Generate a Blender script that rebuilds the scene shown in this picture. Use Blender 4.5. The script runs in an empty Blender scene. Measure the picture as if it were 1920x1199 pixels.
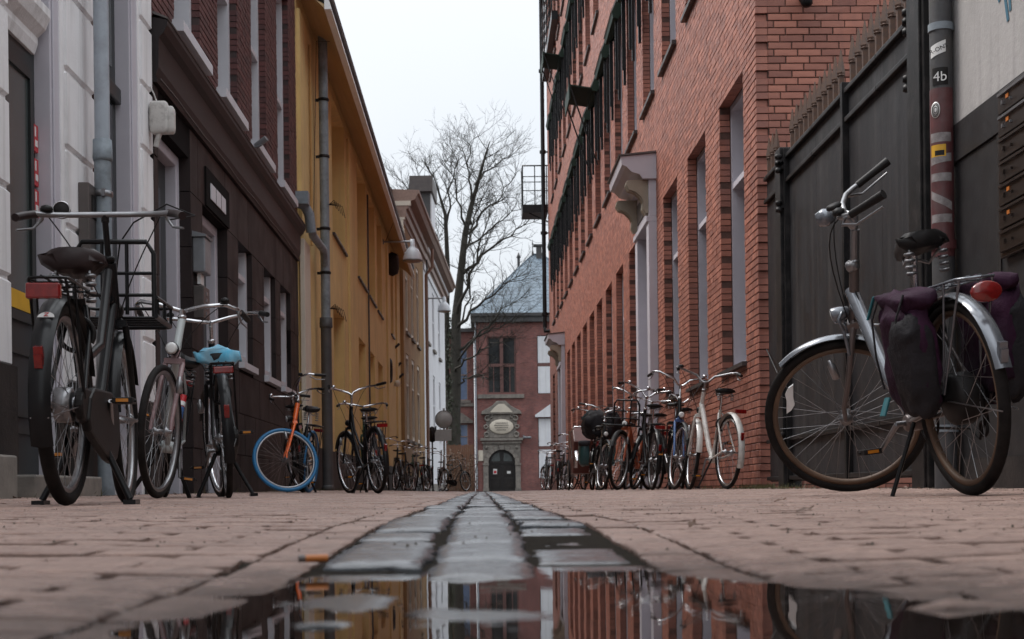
import bpy, bmesh, math, random
import numpy as np
from mathutils import Vector, Matrix, noise as mnoise
random.seed(7); np.random.seed(7)
R=math.radians
sc=bpy.context.scene
# ---------------------------------------------------------------- camera
F=2700.0; YAW=math.atan(57/F); ROLL=R(.7); ZC=.08
cd=bpy.data.cameras.new('camera'); cam=bpy.data.objects.new('camera',cd); sc.collection.objects.link(cam)
cd.sensor_width=36; cd.lens=36*F/1920; cd.shift_y=320.5/1920; cd.clip_start=.05; cd.clip_end=2000
_r=Vector((math.cos(YAW),-math.sin(YAW),0)); _f=Vector((math.sin(YAW),math.cos(YAW),0)); _u=Vector((0,0,1))
rr=_r*math.cos(ROLL)-_u*math.sin(ROLL); uu=_r*math.sin(ROLL)+_u*math.cos(ROLL)
cam.matrix_world=Matrix(((rr.x,uu.x,-_f.x,0),(rr.y,uu.y,-_f.y,0),(rr.z,uu.z,-_f.z,ZC),(0,0,0,1)))
cd.dof.use_dof=True; cd.dof.focus_distance=7.0; cd.dof.aperture_fstop=11.0
sc.camera=cam
# ---------------------------------------------------------------- sky, sun, exposure
w=bpy.data.worlds.new('World'); sc.world=w; w.use_nodes=True
nt=w.node_tree; nt.nodes.clear()
SUN_EL=R(52); SUN_AZ=R(-58)   # azimuth from +Y, negative = towards -X (left)
sk=nt.nodes.new('ShaderNodeTexSky'); sk.sky_type='NISHITA'; sk.sun_disc=False; sk.sun_elevation=SUN_EL; sk.sun_rotation=SUN_AZ
hs=nt.nodes.new('ShaderNodeHueSaturation'); hs.inputs['Saturation'].default_value=.35
mx=nt.nodes.new('ShaderNodeMix'); mx.data_type='RGBA'; mx.inputs[0].default_value=.86   # overcast veil over the clear sky
tc=nt.nodes.new('ShaderNodeTexCoord'); cn=nt.nodes.new('ShaderNodeTexNoise'); cn.inputs['Scale'].default_value=2.2; cn.inputs['Detail'].default_value=3
cr=nt.nodes.new('ShaderNodeValToRGB'); cr.color_ramp.elements[0].position=.3; cr.color_ramp.elements[0].color=(.83,.88,.94,1); cr.color_ramp.elements[1].position=.75; cr.color_ramp.elements[1].color=(.95,.965,.985,1)
sc10=nt.nodes.new('ShaderNodeVectorMath'); sc10.operation='SCALE'; sc10.inputs['Scale'].default_value=9.7
bg=nt.nodes.new('ShaderNodeBackground'); bg.inputs['Strength'].default_value=.1
wo=nt.nodes.new('ShaderNodeOutputWorld')
L=nt.links.new
L(tc.outputs['Generated'],cn.inputs['Vector']); L(cn.outputs['Fac'],cr.inputs[0]); 
sx=nt.nodes.new('ShaderNodeSeparateXYZ'); L(tc.outputs['Generated'],sx.inputs[0])   # standard overcast sky: luminance rises from horizon to zenith
mz=nt.nodes.new('ShaderNodeMath'); mz.operation='MAXIMUM'; mz.inputs[1].default_value=0; L(sx.outputs[2],mz.inputs[0])
m2_=nt.nodes.new('ShaderNodeMath'); m2_.operation='POWER'; m2_.inputs[1].default_value=2; L(mz.outputs[0],m2_.inputs[0])
ma=nt.nodes.new('ShaderNodeMath'); ma.operation='MULTIPLY_ADD'; ma.inputs[1].default_value=9.4; ma.inputs[2].default_value=3.75; L(m2_.outputs[0],ma.inputs[0]); L(ma.outputs[0],sc10.inputs['Scale'])
L(cr.outputs[0],sc10.inputs[0])
L(sk.outputs[0],hs.inputs['Color']); L(hs.outputs[0],mx.inputs[6]); L(sc10.outputs[0],mx.inputs[7]); L(mx.outputs[2],bg.inputs[0]); L(bg.outputs[0],wo.inputs[0])
sd=bpy.data.lights.new('sun','SUN'); sd.energy=1.5; sd.angle=R(28); sd.color=(1,.95,.9)
so=bpy.data.objects.new('sun',sd); sc.collection.objects.link(so)
dv=Vector((math.sin(SUN_AZ)*math.cos(SUN_EL),math.cos(SUN_AZ)*math.cos(SUN_EL),math.sin(SUN_EL)))
so.rotation_euler=dv.to_track_quat('Z','Y').to_euler(); so.location=dv*50
sc.view_settings.view_transform='Standard'; sc.view_settings.look='None'; sc.view_settings.gamma=1; sc.view_settings.exposure=1.22
sc.view_settings.use_curve_mapping=False
col=sc.collection
# ---------------------------------------------------------------- materials
def mat(name,c1,c2=None,rough=.6,scale=6.,metal=0.,bump=.0,bscale=40.,spec=.5,island=0.,stretch=(1,1,1),r2=None,dirt=None,dscale=1.3,detail=4,coat=0.,streak=None,grunge=0.):
    m=bpy.data.materials.new(name); m.use_nodes=True; n=m.node_tree.nodes; l=m.node_tree.links.new
    b=n['Principled BSDF']; c2=c2 or tuple(x*.75 for x in c1)
    tcn=n.new('ShaderNodeTexCoord'); mp=n.new('ShaderNodeMapping'); mp.inputs['Scale'].default_value=stretch
    l(tcn.outputs['Object'],mp.inputs[0])
    no=n.new('ShaderNodeTexNoise'); no.inputs['Scale'].default_value=scale; no.inputs['Detail'].default_value=detail; no.inputs['Roughness'].default_value=.6
    l(mp.outputs[0],no.inputs['Vector'])
    rp=n.new('ShaderNodeMapRange'); rp.inputs['From Min'].default_value=.3; rp.inputs['From Max'].default_value=.7; l(no.outputs['Fac'],rp.inputs[0])
    fac=rp.outputs[0]
    if island>0:
        g=n.new('ShaderNodeNewGeometry'); oi=n.new('ShaderNodeObjectInfo'); ad=n.new('ShaderNodeMath'); ad.operation='ADD'; l(g.outputs['Random Per Island'],ad.inputs[0]); l(oi.outputs['Random'],ad.inputs[1])
        fr=n.new('ShaderNodeMath'); fr.operation='FRACT'; l(ad.outputs[0],fr.inputs[0])
        mm=n.new('ShaderNodeMix'); mm.inputs[0].default_value=island; l(fac,mm.inputs[2]); l(fr.outputs[0],mm.inputs[3]); fac=mm.outputs[0]
    mc=n.new('ShaderNodeMix'); mc.data_type='RGBA'; mc.inputs[6].default_value=(*c1,1); mc.inputs[7].default_value=(*c2,1); l(fac,mc.inputs[0])
    out=mc.outputs[2]
    if dirt:
        n2=n.new('ShaderNodeTexNoise'); n2.inputs['Scale'].default_value=dscale; n2.inputs['Detail'].default_value=6; n2.inputs['Roughness'].default_value=.65; l(tcn.outputs['Object'],n2.inputs['Vector'])
        r3=n.new('ShaderNodeMapRange'); r3.inputs['From Min'].default_value=.48; r3.inputs['From Max'].default_value=.72; l(n2.outputs['Fac'],r3.inputs[0]); r3.inputs['To Max'].default_value=.8
        m2=n.new('ShaderNodeMix'); m2.data_type='RGBA'; l(r3.outputs[0],m2.inputs[0]); l(out,m2.inputs[6]); m2.inputs[7].default_value=(*dirt,1); out=m2.outputs[2]
    if streak:
        n3=n.new('ShaderNodeTexNoise'); n3.inputs['Scale'].default_value=1.; n3.inputs['Detail'].default_value=5
        mp3=n.new('ShaderNodeMapping'); mp3.inputs['Scale'].default_value=(9,9,.5); l(tcn.outputs['Object'],mp3.inputs[0]); l(mp3.outputs[0],n3.inputs['Vector'])
        r4=n.new('ShaderNodeMapRange'); r4.inputs['From Min'].default_value=.5; r4.inputs['From Max'].default_value=.75; r4.inputs['To Max'].default_value=.65; l(n3.outputs['Fac'],r4.inputs[0])
        m4=n.new('ShaderNodeMix'); m4.data_type='RGBA'; l(r4.outputs[0],m4.inputs[0]); l(out,m4.inputs[6]); m4.inputs[7].default_value=(*streak,1); out=m4.outputs[2]
    l(out,b.inputs['Base Color'])
    b.inputs['Metallic'].default_value=metal; b.inputs['Specular IOR Level'].default_value=spec
    if coat: b.inputs['Coat Weight'].default_value=coat; b.inputs['Coat Roughness'].default_value=.08 if name!='wet_basalt_sett' else .24
    if r2 is not None:
        rm=n.new('ShaderNodeMapRange'); rm.inputs['From Min'].default_value=.35; rm.inputs['From Max'].default_value=.65; rm.inputs['To Min'].default_value=rough; rm.inputs['To Max'].default_value=r2
        n4=n.new('ShaderNodeTexNoise'); n4.inputs['Scale'].default_value=scale*.7; n4.inputs['Detail'].default_value=5; l(tcn.outputs['Object'],n4.inputs['Vector']); l(n4.outputs['Fac'],rm.inputs[0]); l(rm.outputs[0],b.inputs['Roughness'])
    else: b.inputs['Roughness'].default_value=rough
    if bump>0:
        nb=n.new('ShaderNodeTexNoise'); nb.inputs['Scale'].default_value=bscale; nb.inputs['Detail'].default_value=6; nb.inputs['Roughness'].default_value=.65; l(tcn.outputs['Object'],nb.inputs['Vector'])
        bp=n.new('ShaderNodeBump'); bp.inputs['Strength'].default_value=bump; bp.inputs['Distance'].default_value=.01; l(nb.outputs['Fac'],bp.inputs['Height']); l(bp.outputs[0],b.inputs['Normal'])
    return m
M={}
M['brick_r']=mat('salmon_brick',(.45,.172,.115),(.19,.066,.047),rough=.48,r2=.62,scale=9,island=.72,bump=.3,bscale=80,dirt=(.26,.11,.085),dscale=.9,streak=(.24,.10,.08))
M['mortar_r']=mat('mortar_salmon',(.12,.06,.047),(.07,.04,.032),rough=.9,bump=.4)
M['brick_l']=mat('dark_red_brick',(.13,.042,.038),(.055,.022,.022),rough=.7,scale=9,island=.6,bump=.5,bscale=70)
M['mortar_l']=mat('mortar_dark',(.06,.04,.038),(.035,.025,.025),rough=.9)
M['white_r']=mat('white_render',(.80,.79,.80),(.70,.69,.70),rough=.75,scale=2.5,bump=.35,bscale=45,streak=(.40,.38,.37))
M['lilac']=mat('lilac_grey_paint',(.52,.50,.55),(.46,.44,.49),rough=.5,scale=3,bump=.08)
M['white_paint']=mat('white_paint',(.62,.62,.66),(.54,.54,.58),rough=.4,scale=3)
M['white_far']=mat('white_plaster_far',(.78,.79,.82),(.68,.69,.73),rough=.7,scale=1.5,streak=(.55,.55,.56))
M['plinth']=mat('dark_plinth',(.030,.026,.025),(.018,.016,.016),rough=.6,scale=3,bump=.3,dirt=(.06,.05,.045))
M['black_door']=mat('dark_green_grey_door',(.022,.026,.026),(.014,.017,.017),rough=.35,scale=3)
M['glass']=mat('window_glass',(.012,.014,.016),(.02,.022,.025),rough=.06,spec=.8,scale=1.)
M['glass_soft']=mat('curtained_glass',(.07,.085,.085),(.045,.055,.055),rough=.25,spec=.7,scale=1.5,stretch=(1,1,.2))
M['glass_sky']=mat('painted_sky_glass',(.16,.22,.36),(.10,.14,.22),rough=.12,spec=.8,scale=.8)  # blue sky reflection is put into the pane's base colour
M['zinc']=mat('galvanised_zinc',(.26,.30,.33),(.18,.21,.24),rough=.45,r2=.6,scale=14,metal=.1,dirt=(.09,.1,.1),dscale=4)
M['zinc_pale']=mat('pale_painted_pipe',(.36,.40,.45),(.30,.34,.38),rough=.4,scale=4,dirt=(.2,.2,.22),dscale=3)
M['iron']=mat('dark_iron',(.011,.011,.012),(.020,.018,.018),rough=.45,scale=12,metal=.3,bump=.15,dirt=(.05,.045,.045),dscale=6)
M['castiron']=mat('cast_iron_pipe',(.07,.07,.074),(.04,.04,.043),rough=.55,scale=10,bump=.25,bscale=50,dirt=(.09,.08,.07),dscale=5)
M['gate']=mat('anthracite_gate_sheet',(.016,.016,.018),(.026,.025,.028),rough=.42,r2=.58,scale=5,stretch=(3,3,.4),bump=.15,streak=(.060,.056,.056))
M['tile']=mat('brown_stone_tile',(.018,.013,.013),(.030,.021,.020),rough=.5,r2=.65,scale=3,island=.45,bump=.25,bscale=35,stretch=(2,2,.5))
M['tile_gap']=mat('tile_joint',(.01,.008,.008),rough=.9)
M['fascia']=mat('dark_fascia',(.016,.012,.013),(.024,.018,.018),rough=.5,scale=4,bump=.15,stretch=(2,.6,2))
M['lead']=mat('lead_flashing',(.10,.085,.08),(.07,.06,.06),rough=.55,scale=6)
M['yellow']=mat('ochre_render',(.72,.53,.235),(.63,.455,.195),rough=.85,scale=1.8,bump=.5,bscale=60,dirt=(.52,.375,.18),dscale=.7,streak=(.44,.33,.18))
M['yellow_trim']=mat('ochre_trim',(.52,.31,.12),(.44,.26,.10),rough=.7,scale=3)
M['soffit']=mat('ochre_soffit_boards',(.58,.41,.22),(.50,.35,.185),rough=.7,scale=3,stretch=(6,.3,1))
M['sand']=mat('sand_render',(.38,.235,.10),(.28,.17,.075),rough=.85,scale=1.5,bump=.3,streak=(.2,.13,.07))
M['cream']=mat('cream_paint',(.66,.60,.50),(.56,.50,.42),rough=.6,scale=2)
M['brownwood']=mat('brown_cornice',(.30,.20,.16),(.23,.15,.12),rough=.6,scale=3,stretch=(4,.4,4))
M['redtile']=mat('orange_roof_tile',(.42,.10,.04),(.25,.06,.03),rough=.6,scale=8,island=.5)
M['slate']=None
M['stone']=mat('grey_sandstone',(.27,.24,.21),(.16,.145,.13),rough=.8,scale=5,bump=.4,bscale=20,dirt=(.08,.075,.07),dscale=2)
M['bark']=mat('wet_bark',(.040,.034,.026),(.022,.020,.016),rough=.85,scale=4,bump=.6,bscale=12)
M['ivy']=mat('ivy_leaf',(.020,.028,.014),(.035,.042,.02),rough=.5,island=.6)
M['hedge']=mat('winter_hedge_leaf',(.085,.038,.016),(.045,.028,.014),rough=.7,island=.7)
M['roofwood']=mat('brown_fence_wood',(.16,.07,.035),(.10,.045,.025),rough=.7,scale=6,stretch=(4,4,.6))
M['awn']=mat('bottle_green_awning',(.010,.026,.019),(.015,.032,.024),rough=.6,scale=5)
M['awn_metal']=mat('awning_black_metal',(.014,.015,.016),(.022,.022,.024),rough=.35,metal=.2)
M['awn_edge']=mat('pale_awning_edge',(.25,.27,.27),(.2,.21,.21),rough=.4)
M['sill']=mat('slate_sill',(.045,.038,.038),(.03,.026,.026),rough=.4,r2=.6,scale=8)
M['mould']=mat('ochre_grey_moulding',(.34,.29,.22),(.26,.22,.17),rough=.6,scale=4)
M['black']=mat('gloss_black_paint',(.007,.007,.008),(.012,.012,.013),rough=.30,scale=8,coat=.2)
M['mblack']=mat('matt_black_plastic',(.010,.009,.009),(.018,.016,.016),rough=.5,scale=20)
M['tyre']=mat('tyre_rubber',(.010,.009,.009),(.022,.019,.018),rough=.75,scale=15)
M['bluetyre']=mat('blue_tyre',(.012,.16,.36),(.01,.12,.27),rough=.5,scale=9)
M['chrome']=mat('wet_chrome',(.62,.62,.64),(.45,.45,.46),rough=.14,r2=.28,metal=1.,scale=18)
M['alu']=mat('worn_aluminium',(.34,.34,.35),(.24,.24,.25),rough=.35,metal=.9,scale=14)
M['rust']=mat('rusty_steel',(.13,.07,.045),(.07,.05,.045),rough=.6,metal=.5,scale=25)
M['brownrub']=mat('brown_leatherette',(.032,.018,.018),(.022,.014,.014),rough=.38,scale=12,bump=.1)
M['redlens']=mat('red_reflector',(.24,.008,.007),(.15,.006,.006),rough=.15,coat=.6,scale=40)
M['amber']=mat('amber_reflector',(.6,.22,.02),(.5,.18,.02),rough=.2)
M['white']=mat('white_plastic',(.75,.75,.74),(.68,.68,.67),rough=.4)
M['whiteframe']=mat('white_enamel',(.62,.60,.57),(.52,.50,.47),rough=.3,scale=9,coat=.3,dirt=(.3,.24,.2),dscale=9)
M['silver']=mat('silver_enamel',(.20,.215,.24),(.14,.15,.17),rough=.25,metal=.5,scale=10,coat=.5)
M['orange']=mat('orange_enamel',(.85,.14,.015),(.7,.11,.01),rough=.3,coat=.4)
M['orange_dull']=mat('dull_orange_enamel',(.52,.13,.05),(.38,.09,.04),rough=.35,coat=.3)
M['pink']=mat('pink_enamel',(.27,.17,.175),(.22,.135,.14),rough=.35,coat=.3)
M['paleblue']=mat('pale_grey_green_enamel',(.52,.56,.56),(.44,.48,.48),rough=.35,coat=.3)
M['bluep']=mat('blue_enamel',(.06,.14,.34),(.05,.11,.26),rough=.25,coat=.5)
M['green']=mat('dark_green_enamel',(.02,.07,.035),(.015,.05,.03),rough=.3,coat=.4)
M['grey_e']=mat('grey_brown_enamel',(.15,.12,.115),(.11,.09,.085),rough=.35,metal=.4,coat=.3)
M['tanwall']=mat('tan_tyre_wall',(.13,.075,.045),(.09,.055,.035),rough=.6)
M['coverblue']=mat('blue_plastic_bag',(.02,.42,.68),(.38,.60,.72),rough=.25,scale=7,coat=.4)
M['purple']=mat('purple_nylon',(.042,.010,.032),(.014,.006,.014),rough=.75,scale=5,bump=1.,bscale=14)
M['bagblack']=mat('black_nylon',(.016,.015,.017),(.028,.026,.030),rough=.7,scale=9,bump=1.,bscale=16)
M['teal']=mat('teal_ribbon',(.02,.16,.19),(.015,.11,.13),rough=.5)
M['tealbag']=mat('dark_teal_bag',(.015,.06,.06),(.01,.04,.045),rough=.4,scale=8)
M['maroon']=mat('maroon_cover',(.12,.035,.028),(.08,.024,.02),rough=.45,scale=5,bump=.3,bscale=9)
M['red']=mat('red_print',(.55,.03,.04),(.45,.025,.03),rough=.4)
M['yel']=mat('yellow_band',(.65,.36,.02),(.55,.3,.02),rough=.5)
M['greyplastic']=mat('grey_box_metal',(.24,.25,.27),(.18,.19,.2),rough=.4,metal=.3)
M['box']=mat('brown_grey_box',(.12,.10,.095),(.09,.08,.075),rough=.4,metal=.4)
M['cream_box']=mat('cream_junction_box',(.55,.53,.50),(.46,.44,.42),rough=.5,dirt=(.2,.18,.17),dscale=14)
M['render_grey']=mat('grey_render_graffiti_wall',(.36,.345,.34),(.27,.26,.255),rough=.8,scale=2.5,bump=.4,bscale=25,streak=(.2,.19,.19),stretch=(1,1,.5))
M['granite']=mat('dark_polished_granite',(.022,.021,.022),(.03,.029,.03),rough=.38,r2=.5,scale=9,bump=.1)
M['paint_blue']=mat('blue_spray_paint',(.02,.09,.14),(.03,.12,.18),rough=.6)
M['tape_red']=mat('faded_red_tape',(.115,.034,.036),(.075,.026,.028),rough=.5,scale=16,dirt=(.1,.06,.06),dscale=10)
M['tape_white']=mat('scuffed_white_tape',(.30,.28,.28),(.15,.13,.13),rough=.5,scale=26)
M['copper']=mat('bronze_letterbox',(.055,.042,.036),(.04,.03,.027),rough=.3,metal=.6,scale=10)
M['orange_lab']=mat('orange_name_label',(.50,.16,.03),(.40,.12,.02),rough=.4)
M['paver']=mat('clinker_paver',(.46,.305,.25),(.25,.155,.125),rough=.26,r2=.56,scale=55,island=.4,bump=.7,bscale=120,dirt=(.21,.14,.115),dscale=3.2,spec=.6)
M['cobble']=mat('wet_basalt_sett',(.075,.088,.108),(.03,.036,.046),rough=.16,r2=.45,scale=30,island=.3,bump=1.2,bscale=38,spec=.9,coat=.75)
M['joint']=mat('mossy_joint_dirt',(.014,.011,.009),(.024,.019,.013),rough=.9,scale=20,bump=.8,bscale=60)
M['grit']=mat('grit',(.10,.08,.06),(.05,.045,.03),rough=.8,island=.8)
M['leafm']=mat('dead_leaf',(.14,.06,.03),(.06,.035,.02),rough=.6,island=.7)
M['disc']=mat('sign_back_grey',(.46,.48,.48),(.38,.40,.40),rough=.6,metal=.0,scale=5)
M['lampw']=mat('lamp_shade_white',(.62,.66,.70),(.54,.58,.62),rough=.3,scale=5)
M['lampin']=mat('lamp_diffuser',(.35,.28,.22),(.28,.22,.18),rough=.2)
M['ebrick']=None
M['far_door']=mat('black_far_door',(.012,.009,.009),rough=.4)
for k_,sp_ in dict(gate=.28,tile=.22,fascia=.25,iron=.25,mblack=.22,tyre=.12,plinth=.2,black=.22,granite=.3,black_door=.3,awn=.2,awn_metal=.25,bagblack=.15,purple=.2,tile_gap=.1,joint=.1,brownrub=.3,copper=.3,glass=.35).items(): M[k_].node_tree.nodes['Principled BSDF'].inputs['Specular IOR Level'].default_value=sp_
M['black'].node_tree.nodes['Principled BSDF'].inputs['Coat Weight'].default_value=.06
def water_mat():
    m=bpy.data.materials.new('puddle_water'); m.use_nodes=True; n=m.node_tree.nodes; l=m.node_tree.links.new; b=n['Principled BSDF']
    b.inputs['Base Color'].default_value=(.016,.011,.009,1); b.inputs['Roughness'].default_value=.015; b.inputs['IOR'].default_value=1.38; b.inputs['Specular IOR Level'].default_value=.7
    t=n.new('ShaderNodeTexCoord'); no=n.new('ShaderNodeTexNoise'); no.inputs['Scale'].default_value=22; no.inputs['Detail'].default_value=2; l(t.outputs['Object'],no.inputs['Vector'])
    bp=n.new('ShaderNodeBump'); bp.inputs['Strength'].default_value=.05; bp.inputs['Distance'].default_value=.002; l(no.outputs['Fac'],bp.inputs['Height']); l(bp.outputs[0],b.inputs['Normal'])
    return m
def wet_margin(m,lo,hi,dark):
    # stones standing only just clear of the water are soaked: darker and glossier
    n=m.node_tree.nodes; l=m.node_tree.links.new; b=n['Principled BSDF']; t=n.new('ShaderNodeTexCoord'); s=n.new('ShaderNodeSeparateXYZ'); l(t.outputs['Object'],s.inputs[0])
    g=n.new('ShaderNodeNewGeometry'); no=n.new('ShaderNodeTexNoise'); no.inputs['Scale'].default_value=26; no.inputs['Detail'].default_value=5; l(g.outputs['Position'],no.inputs['Vector'])
    a=n.new('ShaderNodeMath'); a.operation='MULTIPLY_ADD'; a.inputs[1].default_value=-.012; l(no.outputs['Fac'],a.inputs[0]); l(s.outputs[2],a.inputs[2])
    r=n.new('ShaderNodeMapRange'); r.inputs['From Min'].default_value=lo-.006; r.inputs['From Max'].default_value=hi-.006; l(a.outputs[0],r.inputs[0])
    src=b.inputs['Base Color'].links[0].from_socket; v=n.new('ShaderNodeMix'); v.data_type='RGBA'; l(r.outputs[0],v.inputs[0]); l(src,v.inputs[7])
    d=n.new('ShaderNodeVectorMath'); d.operation='SCALE'; d.inputs['Scale'].default_value=dark; l(src,d.inputs[0]); l(d.outputs[0],v.inputs[6]); l(v.outputs[2],b.inputs['Base Color'])
    rs_=b.inputs['Roughness'].links[0].from_socket; w_=n.new('ShaderNodeMix'); l(r.outputs[0],w_.inputs[0]); w_.inputs[2].default_value=.14; l(rs_,w_.inputs[3]); l(w_.outputs[0],b.inputs['Roughness'])
wet_margin(M['paver'],.001,.010,.42); wet_margin(M['cobble'],.001,.008,.6)
M['water']=water_mat()
M['eaves_white']=mat('eaves_white',(.88,.89,.9),(.82,.83,.84),rough=.3)
def course_mat(name,c1,c2,cm,bw,bh,ms,rough=.7,bump=.3,axis='XZ'):
    m=bpy.data.materials.new(name); m.use_nodes=True; n=m.node_tree.nodes; l=m.node_tree.links.new; b=n['Principled BSDF']
    t=n.new('ShaderNodeTexCoord'); sp=n.new('ShaderNodeSeparateXYZ'); cb=n.new('ShaderNodeCombineXYZ'); l(t.outputs['Object'],sp.inputs[0])
    ad=n.new('ShaderNodeMath'); ad.operation='ADD'; l(sp.outputs[0],ad.inputs[0]); l(sp.outputs[1],ad.inputs[1]); l(ad.outputs[0],cb.inputs[0]); l(sp.outputs[2],cb.inputs[1])
    br=n.new('ShaderNodeTexBrick'); l(cb.outputs[0],br.inputs['Vector']); br.inputs['Scale'].default_value=1; br.inputs['Brick Width'].default_value=bw; br.inputs['Row Height'].default_value=bh; br.inputs['Mortar Size'].default_value=ms
    br.inputs['Color1'].default_value=(*c1,1); br.inputs['Color2'].default_value=(*c2,1); br.inputs['Mortar'].default_value=(*cm,1)
    no=n.new('ShaderNodeTexNoise'); no.inputs['Scale'].default_value=.8; no.inputs['Detail'].default_value=8; no.inputs['Roughness'].default_value=.7; l(t.outputs['Object'],no.inputs['Vector'])
    mr=n.new('ShaderNodeMapRange'); mr.inputs['From Min'].default_value=.35; mr.inputs['From Max'].default_value=.7; mr.inputs['To Min'].default_value=1.15; mr.inputs['To Max'].default_value=.6; l(no.outputs['Fac'],mr.inputs[0])
    vs=n.new('ShaderNodeVectorMath'); vs.operation='SCALE'; l(br.outputs[0],vs.inputs[0]); l(mr.outputs[0],vs.inputs['Scale']); l(vs.outputs[0],b.inputs['Base Color']); b.inputs['Roughness'].default_value=rough
    bp=n.new('ShaderNodeBump'); bp.inputs['Strength'].default_value=bump; bp.inputs['Distance'].default_value=.02; bp.invert=True; l(br.outputs['Fac'],bp.inputs['Height']); l(bp.outputs[0],b.inputs['Normal'])
    return m
M['ebrick']=course_mat('far_red_brick',(.27,.085,.07),(.17,.055,.05),(.19,.12,.11),.22,.075,.012)
M['slate']=course_mat('blue_grey_slate',(.15,.20,.25),(.125,.172,.215),(.07,.10,.13),.42,.30,.03,rough=.5,bump=.2)
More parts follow.
